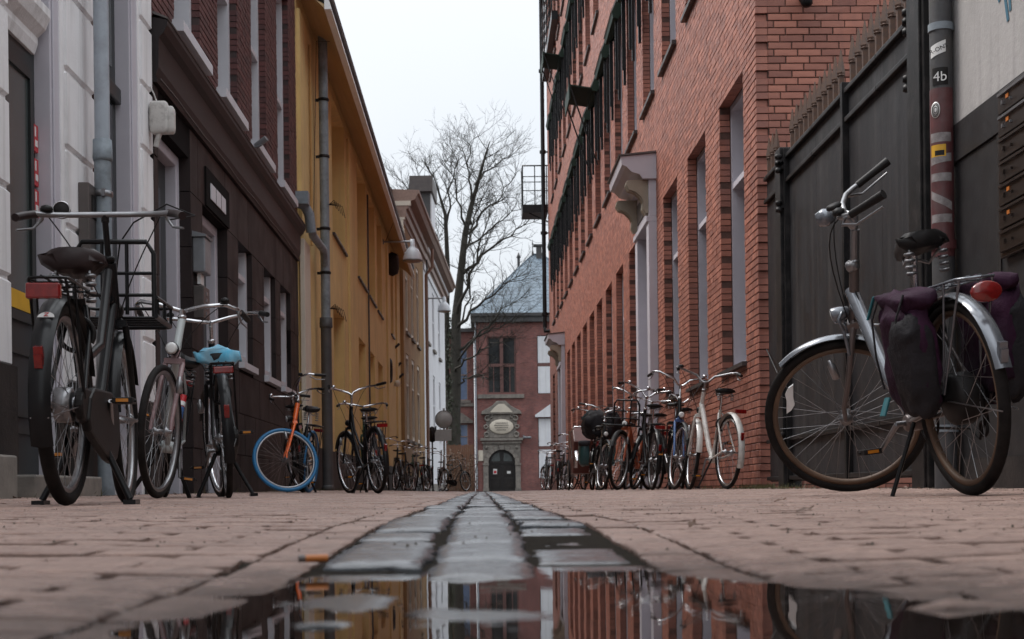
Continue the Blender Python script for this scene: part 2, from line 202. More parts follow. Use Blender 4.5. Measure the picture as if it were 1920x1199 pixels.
# ---------------------------------------------------------------- mesh helpers
class MB:
    def __init__(s): s.v=[]; s.f=[]; s.sm=[]
    def add(s,vs,fs,smooth=False):
        o=len(s.v); s.v.extend([tuple(p) for p in vs]); s.f.extend([tuple(i+o for i in f) for f in fs]); s.sm.extend([smooth]*len(fs)); return s
    def box(s,x0,x1,y0,y1,z0,z1):
        v=[(x0,y0,z0),(x1,y0,z0),(x1,y1,z0),(x0,y1,z0),(x0,y0,z1),(x1,y0,z1),(x1,y1,z1),(x0,y1,z1)]
        return s.add(v,[(0,3,2,1),(4,5,6,7),(0,1,5,4),(1,2,6,5),(2,3,7,6),(3,0,4,7)])
    def hexa(s,v): return s.add(v,[(0,3,2,1),(4,5,6,7),(0,1,5,4),(1,2,6,5),(2,3,7,6),(3,0,4,7)])
    def cbox(s,c,d,rot=None):   # centre, full dims, optional 3x3
        vs=[]
        for z in(-.5,.5):
            for (x,y) in((-.5,-.5),(.5,-.5),(.5,.5),(-.5,.5)):
                p=Vector((x*d[0],y*d[1],z*d[2]))
                if rot is not None: p=rot@p
                vs.append(p+Vector(c))
        return s.hexa(vs)
    def tube(s,pts,r,n=8,caps=True,flat=None):
        pts=[Vector(p) for p in pts]; m=len(pts)
        rs=r if isinstance(r,(list,tuple)) else [r]*m
        T=[]
        for i in range(m):
            a=pts[max(i-1,0)]; b=pts[min(i+1,m-1)]; T.append((b-a).normalized())
        up=Vector((0,0,1)) if abs(T[0].z)<.9 else Vector((1,0,0))
        N=(up-T[0]*up.dot(T[0])).normalized(); vs=[]
        for i in range(m):
            if i: N=(N-T[i]*N.dot(T[i])); N=N.normalized() if N.length>1e-6 else Vector((1,0,0))
            B=T[i].cross(N)
            for k in range(n):
                a=2*math.pi*(k+.5)/n
                kk=1 if flat is None else flat
                vs.append(pts[i]+(N*math.cos(a)*rs[i]*kk+B*math.sin(a)*rs[i]))
        fs=[(i*n+k,i*n+(k+1)%n,(i+1)*n+(k+1)%n,(i+1)*n+k) for i in range(m-1) for k in range(n)]
        s.add(vs,fs,n>4)
        if caps: s.add([vs[k] for k in range(n)],[tuple(reversed(range(n)))]); s.add([vs[(m-1)*n+k] for k in range(n)],[tuple(range(n))])
        return s
    def torus(s,c,R_,r,n=48,k=8,axis='y',rz=None,a0=0,a1=2*math.pi):
        full=abs(a1-a0-2*math.pi)<1e-6; m=n if full else n+1; vs=[]; rz=rz or r
        for i in range(m):
            a=a0+(a1-a0)*i/n
            for j in range(k):
                b=2*math.pi*j/k; rad=R_+r*math.cos(b); h=rz*math.sin(b)
                p=(c[0]+rad*math.cos(a),c[1]+h,c[2]+rad*math.sin(a)) if axis=='y' else (c[0]+rad*math.cos(a),c[1]+rad*math.sin(a),c[2]+h) if axis=='z' else (c[0]+h,c[1]+rad*math.cos(a),c[2]+rad*math.sin(a))
                vs.append(p)
        fs=[(i*k+j,((i+1)%m)*k+j,((i+1)%m)*k+(j+1)%k,i*k+(j+1)%k) for i in range(n) for j in range(k)]
        return s.add(vs,fs,True)
    def lathe(s,prof,c=(0,0,0),n=16,axis='z',smooth=True):   # prof [(r,h)]
        vs=[]
        for (r_,h) in prof:
            for k in range(n):
                a=2*math.pi*k/n; x,y=r_*math.cos(a),r_*math.sin(a)
                vs.append((c[0]+x,c[1]+y,c[2]+h) if axis=='z' else (c[0]+x,c[1]+h,c[2]+y) if axis=='y' else (c[0]+h,c[1]+x,c[2]+y))
        m=len(prof)
        fs=[(i*n+k,i*n+(k+1)%n,(i+1)*n+(k+1)%n,(i+1)*n+k) for i in range(m-1) for k in range(n)]
        fs+= [tuple(range(n))[::-1],tuple((m-1)*n+k for k in range(n))]
        return s.add(vs,fs,smooth)
    def prism(s,poly,fn,h0,h1):   # poly [(a,b)], fn(a,b,h)->xyz
        n=len(poly); vs=[fn(a,b,h0) for a,b in poly]+[fn(a,b,h1) for a,b in poly]
        return s.add(vs,[tuple(range(n))[::-1],tuple(range(n,2*n))]+[(i,(i+1)%n,n+(i+1)%n,n+i) for i in range(n)])
    def blob(s,c,d,n=14,m=9,p=.75,noise=0.,seed=0,rot=None,crump=0.):   # superellipsoid with wrinkles
        rnd=random.Random(seed); ph=[rnd.uniform(0,6.28) for _ in range(6)]; vs=[]
        sg=lambda t,e: math.copysign(abs(t)**e,t)
        for i in range(m+1):
            v=-math.pi/2+math.pi*i/m
            for k in range(n):
                u=2*math.pi*k/n
                x=sg(math.cos(v),p)*sg(math.cos(u),p); y=sg(math.cos(v),p)*sg(math.sin(u),p); z=sg(math.sin(v),p)
                q=1+noise*(math.sin(3*u+ph[0]+2*v)+.7*math.sin(5*u-4*v+ph[1])+.6*math.sin(7*v+ph[2]+u)+.5*math.sin(9*u+ph[3]))
                P=Vector((x*d[0]/2*q,y*d[1]/2*q,z*d[2]/2*q))
                if crump: e=mnoise.noise_vector(P*11+Vector((seed,0,0)))*crump+mnoise.noise_vector(P*27+Vector((0,seed,0)))*crump*.5; P=P+e-Vector((0,0,abs(e.x)))
                if rot is not None: P=rot@P
                vs.append(P+Vector(c))
        fs=[(i*n+k,i*n+(k+1)%n,(i+1)*n+(k+1)%n,(i+1)*n+k) for i in range(m) for k in range(n)]
        return s.add(vs,fs,True)
    def mesh(s,name,off=(0,0,0)):
        me=bpy.data.meshes.new(name)
        if off!=(0,0,0): s.v=[(a-off[0],b-off[1],c-off[2]) for a,b,c in s.v]
        me.from_pydata(s.v,[],s.f); me.polygons.foreach_set('use_smooth',s.sm); me.update(); return me
    def build(s,name,m,parent=None,off=(0,0,0),bevel=0):
        return link(name,s.mesh(name,off),m,parent,bevel)
def link(name,me,m,parent=None,bevel=0):
    if m is not None and not me.materials: me.materials.append(m if not isinstance(m,str) else M[m])
    o=bpy.data.objects.new(name,me); col.objects.link(o)
    if parent is not None: o.parent=parent
    if bevel:
        b=o.modifiers.new('bevel','BEVEL'); b.width=bevel; b.segments=2; b.limit_method='ANGLE'; b.angle_limit=R(40)
    return o
def tag(o,label=None,cat=None,group=None,kind=None):
    if label: o['label']=label
    if cat: o['category']=cat
    if group: o['group']=group
    if kind: o['kind']=kind
    return o
def thing(name,label,cat,loc=(0,0,0),group=None,kind=None):
    o=bpy.data.objects.new(name,None); o.empty_display_size=.1; col.objects.link(o); o.location=loc
    return tag(o,label,cat,group,kind)
def text_mesh(txt,size,name,m,parent,pos,rot,depth=.001,label=None):
    c=bpy.data.curves.new(name,'FONT'); c.body=txt; c.size=size; c.extrude=depth; c.align_x='CENTER'; c.align_y='CENTER'; c.resolution_u=3
    t=bpy.data.objects.new(name,c); col.objects.link(t)
    me=bpy.data.meshes.new_from_object(t); bpy.data.objects.remove(t)
    me.materials.clear(); o=link(name,me,m,parent); o.location=pos; o.rotation_euler=rot
    return o
# facade frame: s along street (world Y for the two straight fronts), o = out of the wall into the street
class Fac:
    def __init__(s,ox,oy=0.,out=1,dx=0.,s0=None,d=None,n=None):
        s.ox=ox; s.oy=oy; s.s0=oy if s0 is None else s0; s.out=out
        if d is None: q=math.hypot(1,dx); d=(dx/q,1/q); n=(d[1]*out,-d[0]*out)
        s.d=d; s.n=n
    def p(s,a,z,o=0.): return (s.ox+s.d[0]*(a-s.s0)+s.n[0]*o, s.oy+s.d[1]*(a-s.s0)+s.n[1]*o, z)
    def bx(s,mb,a0,a1,z0,z1,o0,o1):
        v=[s.p(a,z,o) for z in(z0,z1) for (a,o) in((a0,o0),(a1,o0),(a1,o1),(a0,o1))]
        return mb.hexa(v)
    def prof(s,mb,prof,a0,a1):   # prof [(out,z)]
        return mb.prism(prof,lambda o,z,h:s.p(h,z,o),a0,a1)
def wall(fac,a0,a1,z0,z1,ops,depth=.12,o=0.,back=True):
    """front sheet with real openings and their reveals"""
    mb=MB(); A=sorted({a0,a1}|{x for q in ops for x in q[:2]}); Z=sorted({z0,z1}|{x for q in ops for x in q[2:4]})
    A=[a for a in A if a0<=a<=a1]; Z=[z for z in Z if z0<=z<=z1]
    for i in range(len(A)-1):
        for j in range(len(Z)-1):
            ac=(A[i]+A[i+1])/2; zc=(Z[j]+Z[j+1])/2
            if any(q[0]<ac<q[1] and q[2]<zc<q[3] for q in ops): continue
            mb.add([fac.p(A[i],Z[j],o),fac.p(A[i+1],Z[j],o),fac.p(A[i+1],Z[j+1],o),fac.p(A[i],Z[j+1],o)],[(0,1,2,3)])
    for q in ops:
        d=q[4] if len(q)>4 else depth; x0,x1,y0,y1=q[:4]; P=fac.p
        mb.add([P(x0,y0,o),P(x0,y1,o),P(x0,y1,o-d),P(x0,y0,o-d)],[(0,1,2,3)]); mb.add([P(x1,y0,o),P(x1,y1,o),P(x1,y1,o-d),P(x1,y0,o-d)],[(0,1,2,3)])
        mb.add([P(x0,y0,o),P(x1,y0,o),P(x1,y0,o-d),P(x0,y0,o-d)],[(0,1,2,3)]); mb.add([P(x0,y1,o),P(x1,y1,o),P(x1,y1,o-d),P(x0,y1,o-d)],[(0,1,2,3)])
    if back:
        t=.35
        mb.add([fac.p(a0,z0,o),fac.p(a0,z1,o),fac.p(a0,z1,o-t),fac.p(a0,z0,o-t)],[(0,1,2,3)]); mb.add([fac.p(a1,z0,o),fac.p(a1,z1,o),fac.p(a1,z1,o-t),fac.p(a1,z0,o-t)],[(0,1,2,3)])
        mb.add([fac.p(a0,z1,o),fac.p(a1,z1,o),fac.p(a1,z1,o-t),fac.p(a0,z1,o-t)],[(0,1,2,3)])
        mb.add([fac.p(a0,z0,o-t),fac.p(a1,z0,o-t),fac.p(a1,z1,o-t),fac.p(a0,z1,o-t)],[(0,1,2,3)])
    return mb
def window(root,off,fac,x0,x1,z0,z1,dep,fm,gm,sill=None,fw=.07,fd=.06,mull=(),trans=(),so=.06,st=.06,name='window',o=0.,sx=.05):
    """frame set back in its opening > pane, mullion, sill"""
    mb=MB(); a=o-dep; b=a+fd
    fac.bx(mb,x0,x0+fw,z0,z1,a,b); fac.bx(mb,x1-fw,x1,z0,z1,a,b); fac.bx(mb,x0+fw,x1-fw,z1-fw,z1,a,b-.003); fac.bx(mb,x0+fw,x1-fw,z0,z0+fw,a,b-.003)
    for m_ in mull: fac.bx(mb,m_-.025,m_+.025,z0+fw,z1-fw,a+.005,b-.006)
    for t_ in trans: fac.bx(mb,x0+fw,x1-fw,t_-.03,t_+.03,a+.004,b-.004)
    w_=mb.build(name,fm,root,off)
    g=MB(); fac.bx(g,x0+fw*.8,x1-fw*.8,z0+fw*.8,z1-fw*.8,a-.012,a+.012); g.build('pane',gm,w_,off)
    if sill:
        s_=MB(); P=fac.p; v=[]
        zs=z0
        v=[P(x0-sx,zs-st,a),P(x1+sx,zs-st,a),P(x1+sx,zs-st,o+so),P(x0-sx,zs-st,o+so),P(x0-sx,zs+.01,a),P(x1+sx,zs+.01,a),P(x1+sx,zs-.02,o+so),P(x0-sx,zs-.02,o+so)]
        s_.hexa(v); s_.build('sill',sill,w_,off)
    return w_
_bm={}
def brick_wall(root,off,fac,a0,a1,zf,z1,ops,bm,mm,L_=.222,H_=.0665,depth=.10,near=None,nobj=300,zoff=0.,jit=.0018,zclip=None,jt=.010,mo=0.):
    """bricks as boxes in running bond, cut round the openings, in front of a mortar sheet"""
    allb=[]; z=zf; row=0; rnd=random.Random(int(a0*10))
    while z<z1-1e-6:
        zt=min(z+H_-jt,z1); zc=(z+zt)/2
        iv=[(a0,a1)]
        for q in ops:
            if q[2]<zc<q[3]:
                nv=[]
                for (u,v) in iv:
                    if q[1]<=u or q[0]>=v: nv.append((u,v)); continue
                    if q[0]>u: nv.append((u,q[0]))
                    if q[1]<v: nv.append((q[1],v))
                iv=nv
        sh=(row%2)*L_/2+ (L_/4 if row%4>1 else 0)
        for (u,v) in iv:
            k=math.floor((u-sh)/L_)
            x=sh+k*L_
            while x<v:
                b0=max(x,u); b1=min(x+L_-jt,v)
                if b1-b0>.03 and (zclip is None or z<zclip(b1)): allb.append((b0,b1,z,zt))
                x+=L_
        z+=H_; row+=1
    if near: allb.sort(key=near)
    objs=allb[:nobj]; rest=allb[nobj:]
    for (b0,b1,z0_,z1_) in objs:
        ln=round(b1-b0,2); key=(bm,ln,round(z1_-z0_,3),fac.d,fac.n)
        if key not in _bm:
            mb=MB(); l=ln/2; h=(z1_-z0_)/2; e=.003
            fr=[(-l,-h),(l,-h),(l,h),(-l,h)]; fi=[(-l+e,-h+e),(l-e,-h+e),(l-e,h-e),(-l+e,h-e)]
            P=lambda s_,z_,o_:(fac.d[0]*s_+fac.n[0]*o_,fac.d[1]*s_+fac.n[1]*o_,z_)
            vs=[P(a,b,-depth) for a,b in fr]+[P(a,b,-e) for a,b in fr]+[P(a,b,0) for a,b in fi]
            mb.add(vs,[(0,1,5,4),(1,2,6,5),(2,3,7,6),(3,0,4,7),(4,5,9,8),(5,6,10,9),(6,7,11,10),(7,4,8,11),(8,9,10,11)])
            _bm[key]=mb.mesh('brick'); _bm[key].materials.append(M[bm])
        o=link('brick',_bm[key],None,root); p=fac.p((b0+b1)/2,(z0_+z1_)/2,rnd.uniform(-jit,jit)); o.location=(p[0]-off[0],p[1]-off[1],p[2]-off[2])
        o.rotation_euler=(rnd.gauss(0,.004),rnd.gauss(0,.004),rnd.gauss(0,.006))
    if rest:
        a=np.array(rest); n=len(a); jj=np.random.uniform(-jit,jit,n); tl=np.random.normal(0,.0012,(n,4))
        ls=np.stack([a[:,0],a[:,1],a[:,1],a[:,0]],1); zz=np.stack([a[:,2],a[:,2],a[:,3],a[:,3]],1)
        oo=jj[:,None]+tl
        def W(s_,z_,o_): return np.stack([fac.ox+fac.d[0]*(s_-fac.s0)+fac.n[0]*o_, fac.oy+fac.d[1]*(s_-fac.s0)+fac.n[1]*o_, z_+o_*0],-1)
        V=np.concatenate([W(ls,zz,oo-depth),W(ls,zz,oo)],1)-np.array(off)
        base=(np.arange(n)*8)[:,None,None]
        fq=np.array([(4,5,6,7),(0,1,5,4),(1,2,6,5),(2,3,7,6),(3,0,4,7)])[None]+base
        me=bpy.data.meshes.new('brickwork'); me.vertices.add(n*8); me.vertices.foreach_set('co',V.reshape(-1)); nf=n*5
        me.loops.add(nf*4); me.loops.foreach_set('vertex_index',fq.reshape(-1).astype(np.int32)); me.polygons.add(nf)
        me.polygons.foreach_set('loop_start',np.arange(nf,dtype=np.int32)*4); me.update(calc_edges=True); me.polygons.foreach_set('use_smooth',[False]*nf)
        o=link('brickwork',me,bm,root); o['kind']='stuff'
    m_=wall(fac,a0+mo,a1,zf,z1,[(q[0]-.008,q[1]+.008,q[2]-.008,q[3]+.008,depth+.02) for q in ops],o=-.009); m_.build('mortar',mm,root,off)
# ---------------------------------------------------------------- ground shape
_cy=[0,1.25,1.42,1.7,2.4,5.5,10,20,30,60,110]; _cz=[-.012,-.004,.004,.011,.026,.031,.042,.053,.056,.05,.045]
_sy=[0,1,2.5,5,9,14,22,35,60,110]; _sz=[.045,.05,.055,.062,.078,.088,.118,.12,.09,.06]
_sx=[0,1,2.5,5,9,14,22,35,60,110]; _sr=[.045,.05,.055,.055,.066,.072,.082,.085,.075,.05]
# signed distance to the puddle outline (negative inside)
PUD=[(-.4,.2),(-.26,.5),(-.198,.77),(-.205,.864),(-.196,1.0),(-.182,1.137),(-.154,1.22),(-.125,1.14),(-.10,1.05),(-.0756,1.005),(-.066,1.09),(-.058,1.26),(-.02,1.235),(.025,1.235),(.048,1.31),(.067,1.36),(.15,1.36),(.168,1.31),(.215,1.21),(.27,1.12),(.292,1.02),(.325,.90),(.40,.70),(.60,.2)]
def pud_d(x,y):
    x=np.asarray(x,float); y=np.asarray(y,float); dmin=np.full(x.shape,9.); ins=np.zeros(x.shape,bool); n=len(PUD)
    for i in range(n):
        ax,ay=PUD[i]; bx,by=PUD[(i+1)%n]; ex,ey=bx-ax,by-ay
        t=np.clip(((x-ax)*ex+(y-ay)*ey)/(ex*ex+ey*ey),0,1); d=np.hypot(x-ax-t*ex,y-ay-t*ey); dmin=np.minimum(dmin,d)
        c=((ay>y)!=(by>y)); xi=ax+(y-ay)*ex/(ey if abs(ey)>1e-9 else 1e-9); ins^=(c&(x<xi))
    return np.where(ins,-dmin,dmin)
def Hg(x,y):
    x=np.asarray(x,float); y=np.asarray(y,float)
    c=np.interp(y,_cy,_cz); s=np.where(x<0,np.interp(y,_sy,_sz),np.interp(y,_sx,_sr)); t=np.clip(np.abs(x)/2.6,0,1.)
    z=c+(s-c)*t**np.where(x<0,1.35,2.4)
    near=np.clip((2.3-y)/.9,0,1); d=pud_d(x,y)
    zn=np.clip(d*.055,-.02,.2); zn=np.where(d>0,np.minimum(zn,np.maximum(z,.0015+d*.03)),zn)
    isl=np.exp(-(((x+.098)/.038)**2+((y-.86)/.022)**2)); isl2=np.exp(-(((x-.30)/.02)**2+((y-.93)/.02)**2))
    zn=np.maximum(zn,-.006+.0125*np.maximum(isl,isl2))
    return z*(1-near)+zn*near
def G(x,y): return float(Hg(x,y))
# ================================================================ GROUND
gnd=MB(); gnd.add([(-400,-200,-.12),(400,-200,-.12),(400,900,-.12),(-400,900,-.12)],[(0,1,2,3)])
tag(gnd.build('ground','joint'),kind='structure')
ys=np.concatenate([np.arange(-10,0,.5),np.arange(0,2.6,.05),np.arange(2.6,12,.3),np.arange(12,60,1.),np.arange(60,131,5.)])
xs=np.concatenate([np.arange(-14,-2.7,1.5),np.arange(-2.7,-.6,.3),np.arange(-.6,.6001,.05),np.arange(.9,2.9,.3),np.arange(3.5,14,1.5)])
XX,YY=np.meshgrid(xs,ys); ZZ=Hg(XX,YY)-.006
nx_,ny_=len(xs),len(ys)
me=bpy.data.meshes.new('street'); me.from_pydata(np.stack([XX,YY,ZZ],-1).reshape(-1,3).tolist(),[],[(j*nx_+i,j*nx_+i+1,(j+1)*nx_+i+1,(j+1)*nx_+i) for j in range(ny_-1) for i in range(nx_-1)])
street=tag(link('street',me,'joint'),kind='structure')
rs=np.random.RandomState(3)
def paver_near(x0,x1,y0,y1,m,name,nx,ny,dome,tilt=.0016,sink=0.):
    xs_=[x0]+[x0+(x1-x0)*t for t in np.linspace(.05,.95,nx)]+[x1]; ys_=[y0]+[y0+(y1-y0)*t for t in np.linspace(.1,.9,ny)]+[y1]
    ta,tb=rs.normal(0,tilt,2)*6; cx,cy=(x0+x1)/2,(y0+y1)/2; v=[]; hz=rs.normal(0,tilt*.55)-sink
    X_,Y_=np.meshgrid(xs_,ys_); Z_=Hg(X_,Y_); wob=rs.normal(0,.0005,Z_.shape)
    if m=='cobble' and y0<5:
        wob=np.array([[mnoise.fractal(Vector((a*38,b*38,cx*90+cy*7)),1,2,4)*.0011 for a,b in zip(ra,rb)] for ra,rb in zip(X_,Y_)])
    ex=np.minimum(np.minimum(X_-x0,x1-X_)/(x1-x0),np.minimum(Y_-y0,y1-Y_)/(y1-y0))*2
    Z_=Z_+hz+ta*(X_-cx)*.25+tb*(Y_-cy)*.25+dome*np.clip(ex*2.2,0,1)**.5-dome*.8+wob
    n1,n2=len(xs_),len(ys_); edge=ex<1e-6; Z_=np.where(edge,Z_-(.0018 if m=='paver' else .003),Z_)
    jx=rs.normal(0,.0012 if m=='paver' else .0028,X_.shape); v=np.stack([X_+jx-cx,Y_-cy+jx*.7,Z_],-1).reshape(-1,3).tolist()
    f=[(j*n1+i,j*n1+i+1,(j+1)*n1+i+1,(j+1)*n1+i) for j in range(n2-1) for i in range(n1-1)]
    mb=MB(); mb.add(v,f,True)
    ring=[i for i in range(n1)]+[j*n1+n1-1 for j in range(1,n2)]+[(n2-1)*n1+i for i in range(n1-2,-1,-1)]+[j*n1 for j in range(n2-2,0,-1)]
    o=len(v); low=[(v[k][0],v[k][1],v[k][2]-.03) for k in ring]; mb.v.extend(low)
    for k in range(len(ring)): kk=(k+1)%len(ring); mb.f.append((ring[k],o+k,o+kk,ring[kk])); mb.sm.append(False)
    ob=link(name,mb.mesh(name),m,street); ob.location=(cx,cy,0); return ob
far_p=[]; PW,PL,J=.070,.205,.0075
cand=[]
# strip of lengthwise pavers beside the gutter, then rows laid across the street
for sgn in(-1,1):
    y=-.9+.03*sgn
    while y<46: cand.append((sgn*.172,sgn*.238,y,y+PL-J,1)); y+=PL
    r=0; y=-.9
    while y<46:
        off=(r%2)*PL/2+rs.normal(0,.006); x=.244
        a=x-off
        while a<2.62:
            b=a+PL-J; aa=max(a,.244); bb=min(b,2.62)
            if bb-aa>.03: cand.append((sgn*(aa+.002),sgn*(bb-.002),y+rs.normal(0,.0012),y+PW-J+rs.normal(0,.001),0))
            a+=PL
        y+=PW; r+=1
cand=[(min(a,b),max(a,b),c,d,e) for a,b,c,d,e in cand]
def vis(c):
    x=min(abs(c[0]),abs(c[1])); y=c[3]
    if y<.72 or x/max(y,.1)>.40 : return 99
    return math.hypot(x,y)
cand.sort(key=vis); nearp=cand[:300]; rest=cand[300:]
for (x0,x1,y0,y1,k) in nearp:
    paver_near(x0,x1,y0,y1,'paver','paver',5 if k==0 else 2,2 if k==0 else 5,.0007,tilt=.0022)
r_=np.array([c[:4] for c in rest]); n=len(r_); ch=.004
def quad(e): return np.stack([r_[:,0]+e,r_[:,1]-e,r_[:,1]-e,r_[:,0]+e],1),np.stack([r_[:,2]+e,r_[:,2]+e,r_[:,3]-e,r_[:,3]-e],1)
xo,yo=quad(0); xi,yi=quad(ch); dz=(rs.normal(0,.0015,n)[:,None]+rs.normal(0,.0008,(n,4)))
zo=Hg(xo,yo)+dz-.003; zi=Hg(xi,yi)+dz
V=np.concatenate([np.stack([xo,yo,zo-.02],-1),np.stack([xo,yo,zo],-1),np.stack([xi,yi,zi],-1)],1)
fq=np.array([(8,9,10,11),(4,5,9,8),(5,6,10,9),(6,7,11,10),(7,4,8,11),(0,1,5,4),(1,2,6,5),(2,3,7,6),(3,0,4,7)])[None]+(np.arange(n)*12)[:,None,None]
me=bpy.data.meshes.new('paving'); me.vertices.add(n*12); me.vertices.foreach_set('co',V.reshape(-1)); nf=n*9
me.loops.add(nf*4); me.loops.foreach_set('vertex_index',fq.reshape(-1).astype(np.int32)); me.polygons.add(nf); me.polygons.foreach_set('loop_start',np.arange(nf,dtype=np.int32)*4); me.update(calc_edges=True); me.polygons.foreach_set('use_smooth',[False]*nf)
o=link('paving',me,'paver',street); o['kind']='stuff'
# basalt setts of the middle gutter
setts=[]; ofs=[.05,.0,.11]
for c,xc in enumerate((-.1125,0,.1125)):
    y=-.6+ofs[c]
    while y<50:
        ln=rs.uniform(.22,.33); wv=rs.normal(0,.003); setts.append((xc-.0505+wv,xc+.0505+wv,y,y+ln-.019)); y+=ln
setts.sort(key=lambda c:c[2] if c[2]>.5 else 99)
for i,(x0,x1,y0,y1) in enumerate(setts):
    if i<300: paver_near(x0,x1,y0,y1,'cobble','sett',9 if y0<5 else 2,18 if y0<5 else 2,.0028,tilt=.0055)
mb=MB()
for (x0,x1,y0,y1) in setts[300:]:
    z=G((x0+x1)/2,(y0+y1)/2)+rs.normal(0,.002); mb.box(x0,x1,y0,y1,z-.02,z)
o=mb.build('sett_paving','cobble',street); o['kind']='stuff'
# puddle
mb=MB(); px_=np.linspace(-.95,.95,20); py_=np.linspace(.05,1.6,16)
mb.add([(x,y,0) for y in py_ for x in px_],[(j*20+i,j*20+i+1,(j+1)*20+i+1,(j+1)*20+i) for j in range(15) for i in range(19)],True)
tag(mb.build('puddle','water'),kind='structure')
# grit, moss and leaf litter along the feet of the walls
mb=MB(); lf=MB()
for i in range(9000):
    sd_=rs.choice([-1,1]); y=rs.uniform(5.5,34) if rs.rand()<.8 else rs.uniform(1.6,6); x=sd_*(2.58-abs(rs.normal(0,.10))) if y>5.4 and rs.rand()<.8 else rs.uniform(-2.5,2.5)
    s_=rs.uniform(.002,.007)*(1 if abs(x)>2.2 else .5); z=G(x,y); a=rs.uniform(0,6.28)
    mb.add([(x+s_*math.cos(a+t),y+s_*math.sin(a+t),z-.001) for t in(0,2.1,4.2)]+[(x,y,z+s_*rs.uniform(.5,1.2))],[(0,1,3),(1,2,3),(2,0,3)])
o=mb.build('street_grit','grit'); tag(o,kind='stuff'); o['label']='fine grit and moss gathered along the foot of the walls'
for i in range(130):
    sd_=rs.choice([-1,1]); y=rs.uniform(6,24); x=sd_*(2.5-abs(rs.normal(0,.14))); z=G(x,y)+.006; a=rs.uniform(0,6.28); l_=rs.uniform(.012,.03); h=rs.uniform(0,.014)
    ca,sa=math.cos(a)*l_,math.sin(a)*l_
    lf.add([(x-ca,y-sa,z),(x+sa*.5,y-ca*.5,z+h),(x+ca,y+sa,z+.002),(x-sa*.5,y+ca*.5,z+h*.4)],[(0,1,2),(0,2,3)])
o=lf.build('leaf_litter','leafm'); tag(o,kind='stuff'); o['label']='scattered dead leaves and scraps near the building fronts'
# loose bits one can see singly
def leaf(x,y,l_,lab,a=.4,m='leafm'):
    z=G(x,y)+.003; mb=MB(); P=[]
    for t,wd,h in((-1,0,.001),(-.5,.32,.004),(0,.45,.008),(.5,.3,.006),(1,0,.012)):
        for s2 in(-1,1): P.append((t*l_*math.cos(a)-s2*wd*l_*math.sin(a),t*l_*math.sin(a)+s2*wd*l_*math.cos(a),h+(.003 if s2>0 else 0)))
    mb.add(P,[(2*i,2*i+1,2*i+3,2*i+2) for i in range(4)],True); o=mb.build('dead_leaf',m); o.location=(x,y,z); tag(o,lab,'leaf','loose dead leaves on the paving')
q=MB()
for i in range(60):
    x=rs.uniform(-.30,.42); y=rs.uniform(.8,1.36); s_=rs.uniform(.0012,.004); a=rs.uniform(0,6.28); z=max(G(x,y),0)+.0008
    q.add([(x+s_*math.cos(a),y+s_*math.sin(a),z),(x-s_*.5*math.sin(a),y+s_*.5*math.cos(a),z+.0006),(x-s_*math.cos(a),y-s_*math.sin(a),z),(x+s_*.5*math.sin(a),y-s_*.5*math.cos(a),z+.0004)],[(0,1,2,3)])
o=q.build('floating_debris','leafm'); tag(o,kind='stuff'); o['label']='crumbs of leaf floating on the puddle and its wet margin'
leaf(.905,4.35,.022,'small dark curled leaf lying on the paving in front of the right-hand bicycle')
leaf(.62,2.75,.018,'tiny reddish leaf scrap on the open paving right of the gutter',.1)
leaf(.30,2.05,.012,'dark leaf crumb on the pavers just right of the wet setts',1.)
bt=MB(); bt.tube([(-.006,0,.0042),(.0165,0,.0042)],.0040,10); c=thing('cigarette_butt','orange-tipped cigarette butt lying at the left edge of the puddle','cigarette butt',(-.172,1.452,G(-.17,1.45)+.002))
bt.build('filter','orange_lab',c); b2=MB(); b2.tube([(-.013,0,.0042),(-.006,0,.0042)],.0039,10); b2.build('paper_stub','box',c); c.rotation_euler=(0,0,R(14))

# ================================================================ RIGHT: LONG BRICK BUILDING
FR=Fac(2.6,0,-1); Y0R,Y1R=13.35,53.6
base=(2.6,Y0R,.08); RB=thing('brick_building','long salmon-red brick building with green awnings along the right side of the alley','building',base)
HC=.0665
zg0,zg1=1.33,4.17; 
near_e=[14.02,16.39,18.77,None,23.45,25.9,28.15,30.45,32.6,34.85,37.05,39.3,41.5]
far_e =[15.41,17.81,20.18,None,24.88,27.3,29.56,31.91,34.02,36.31,38.51,40.75,42.95]
gops=[(a,b,zg0,zg1,.125) for a,b in zip(near_e,far_e) if a]
DR=(21.12,22.62,.06,4.17,.30); DR2=(44.2,45.9,.06,4.1,.30)
ups=[(14.02+2.345*k,15.44+2.345*k) for k in range(16)]
uops=[]
for fl,(a_,b_) in enumerate(((5.93,8.85),(10.23,13.1),(14.5,17.3))):
    for (u,v) in ups:
        if v<Y1R-.5 and (fl==0 or u>24.99): uops.append((u,v,a_,b_,.125))
allops=gops+[DR,DR2]+uops+[(47.3,48.7,zg0,zg1,.125),(50.2,51.6,zg0,zg1,.125)]
gops+= [(47.3,48.7,zg0,zg1,.125),(50.2,51.6,zg0,zg1,.125)]
brick_wall(RB,base,FR,Y0R,24.99,.04,9.85,[q for q in allops if q[0]<24.95 and q[2]<9],'brick_r','mortar_r',near=lambda b:b[0]+ (0 if b[2]<4.6 else 30),nobj=190,mo=.03,zclip=lambda y:.348*y+1.2,depth=.11,H_=HC)  # near stretch cut low above the view to let in more sky light
brick_wall(RB,base,FR,24.995,Y1R,.04,18.9,[q for q in allops if q[0]>24.95],'brick_r','mortar_r',nobj=0,zclip=lambda y:.348*y+1.2,depth=.11,H_=HC)
FRr=Fac(2.6,Y0R,s0=2.6,d=(1,0),n=(0,-1))
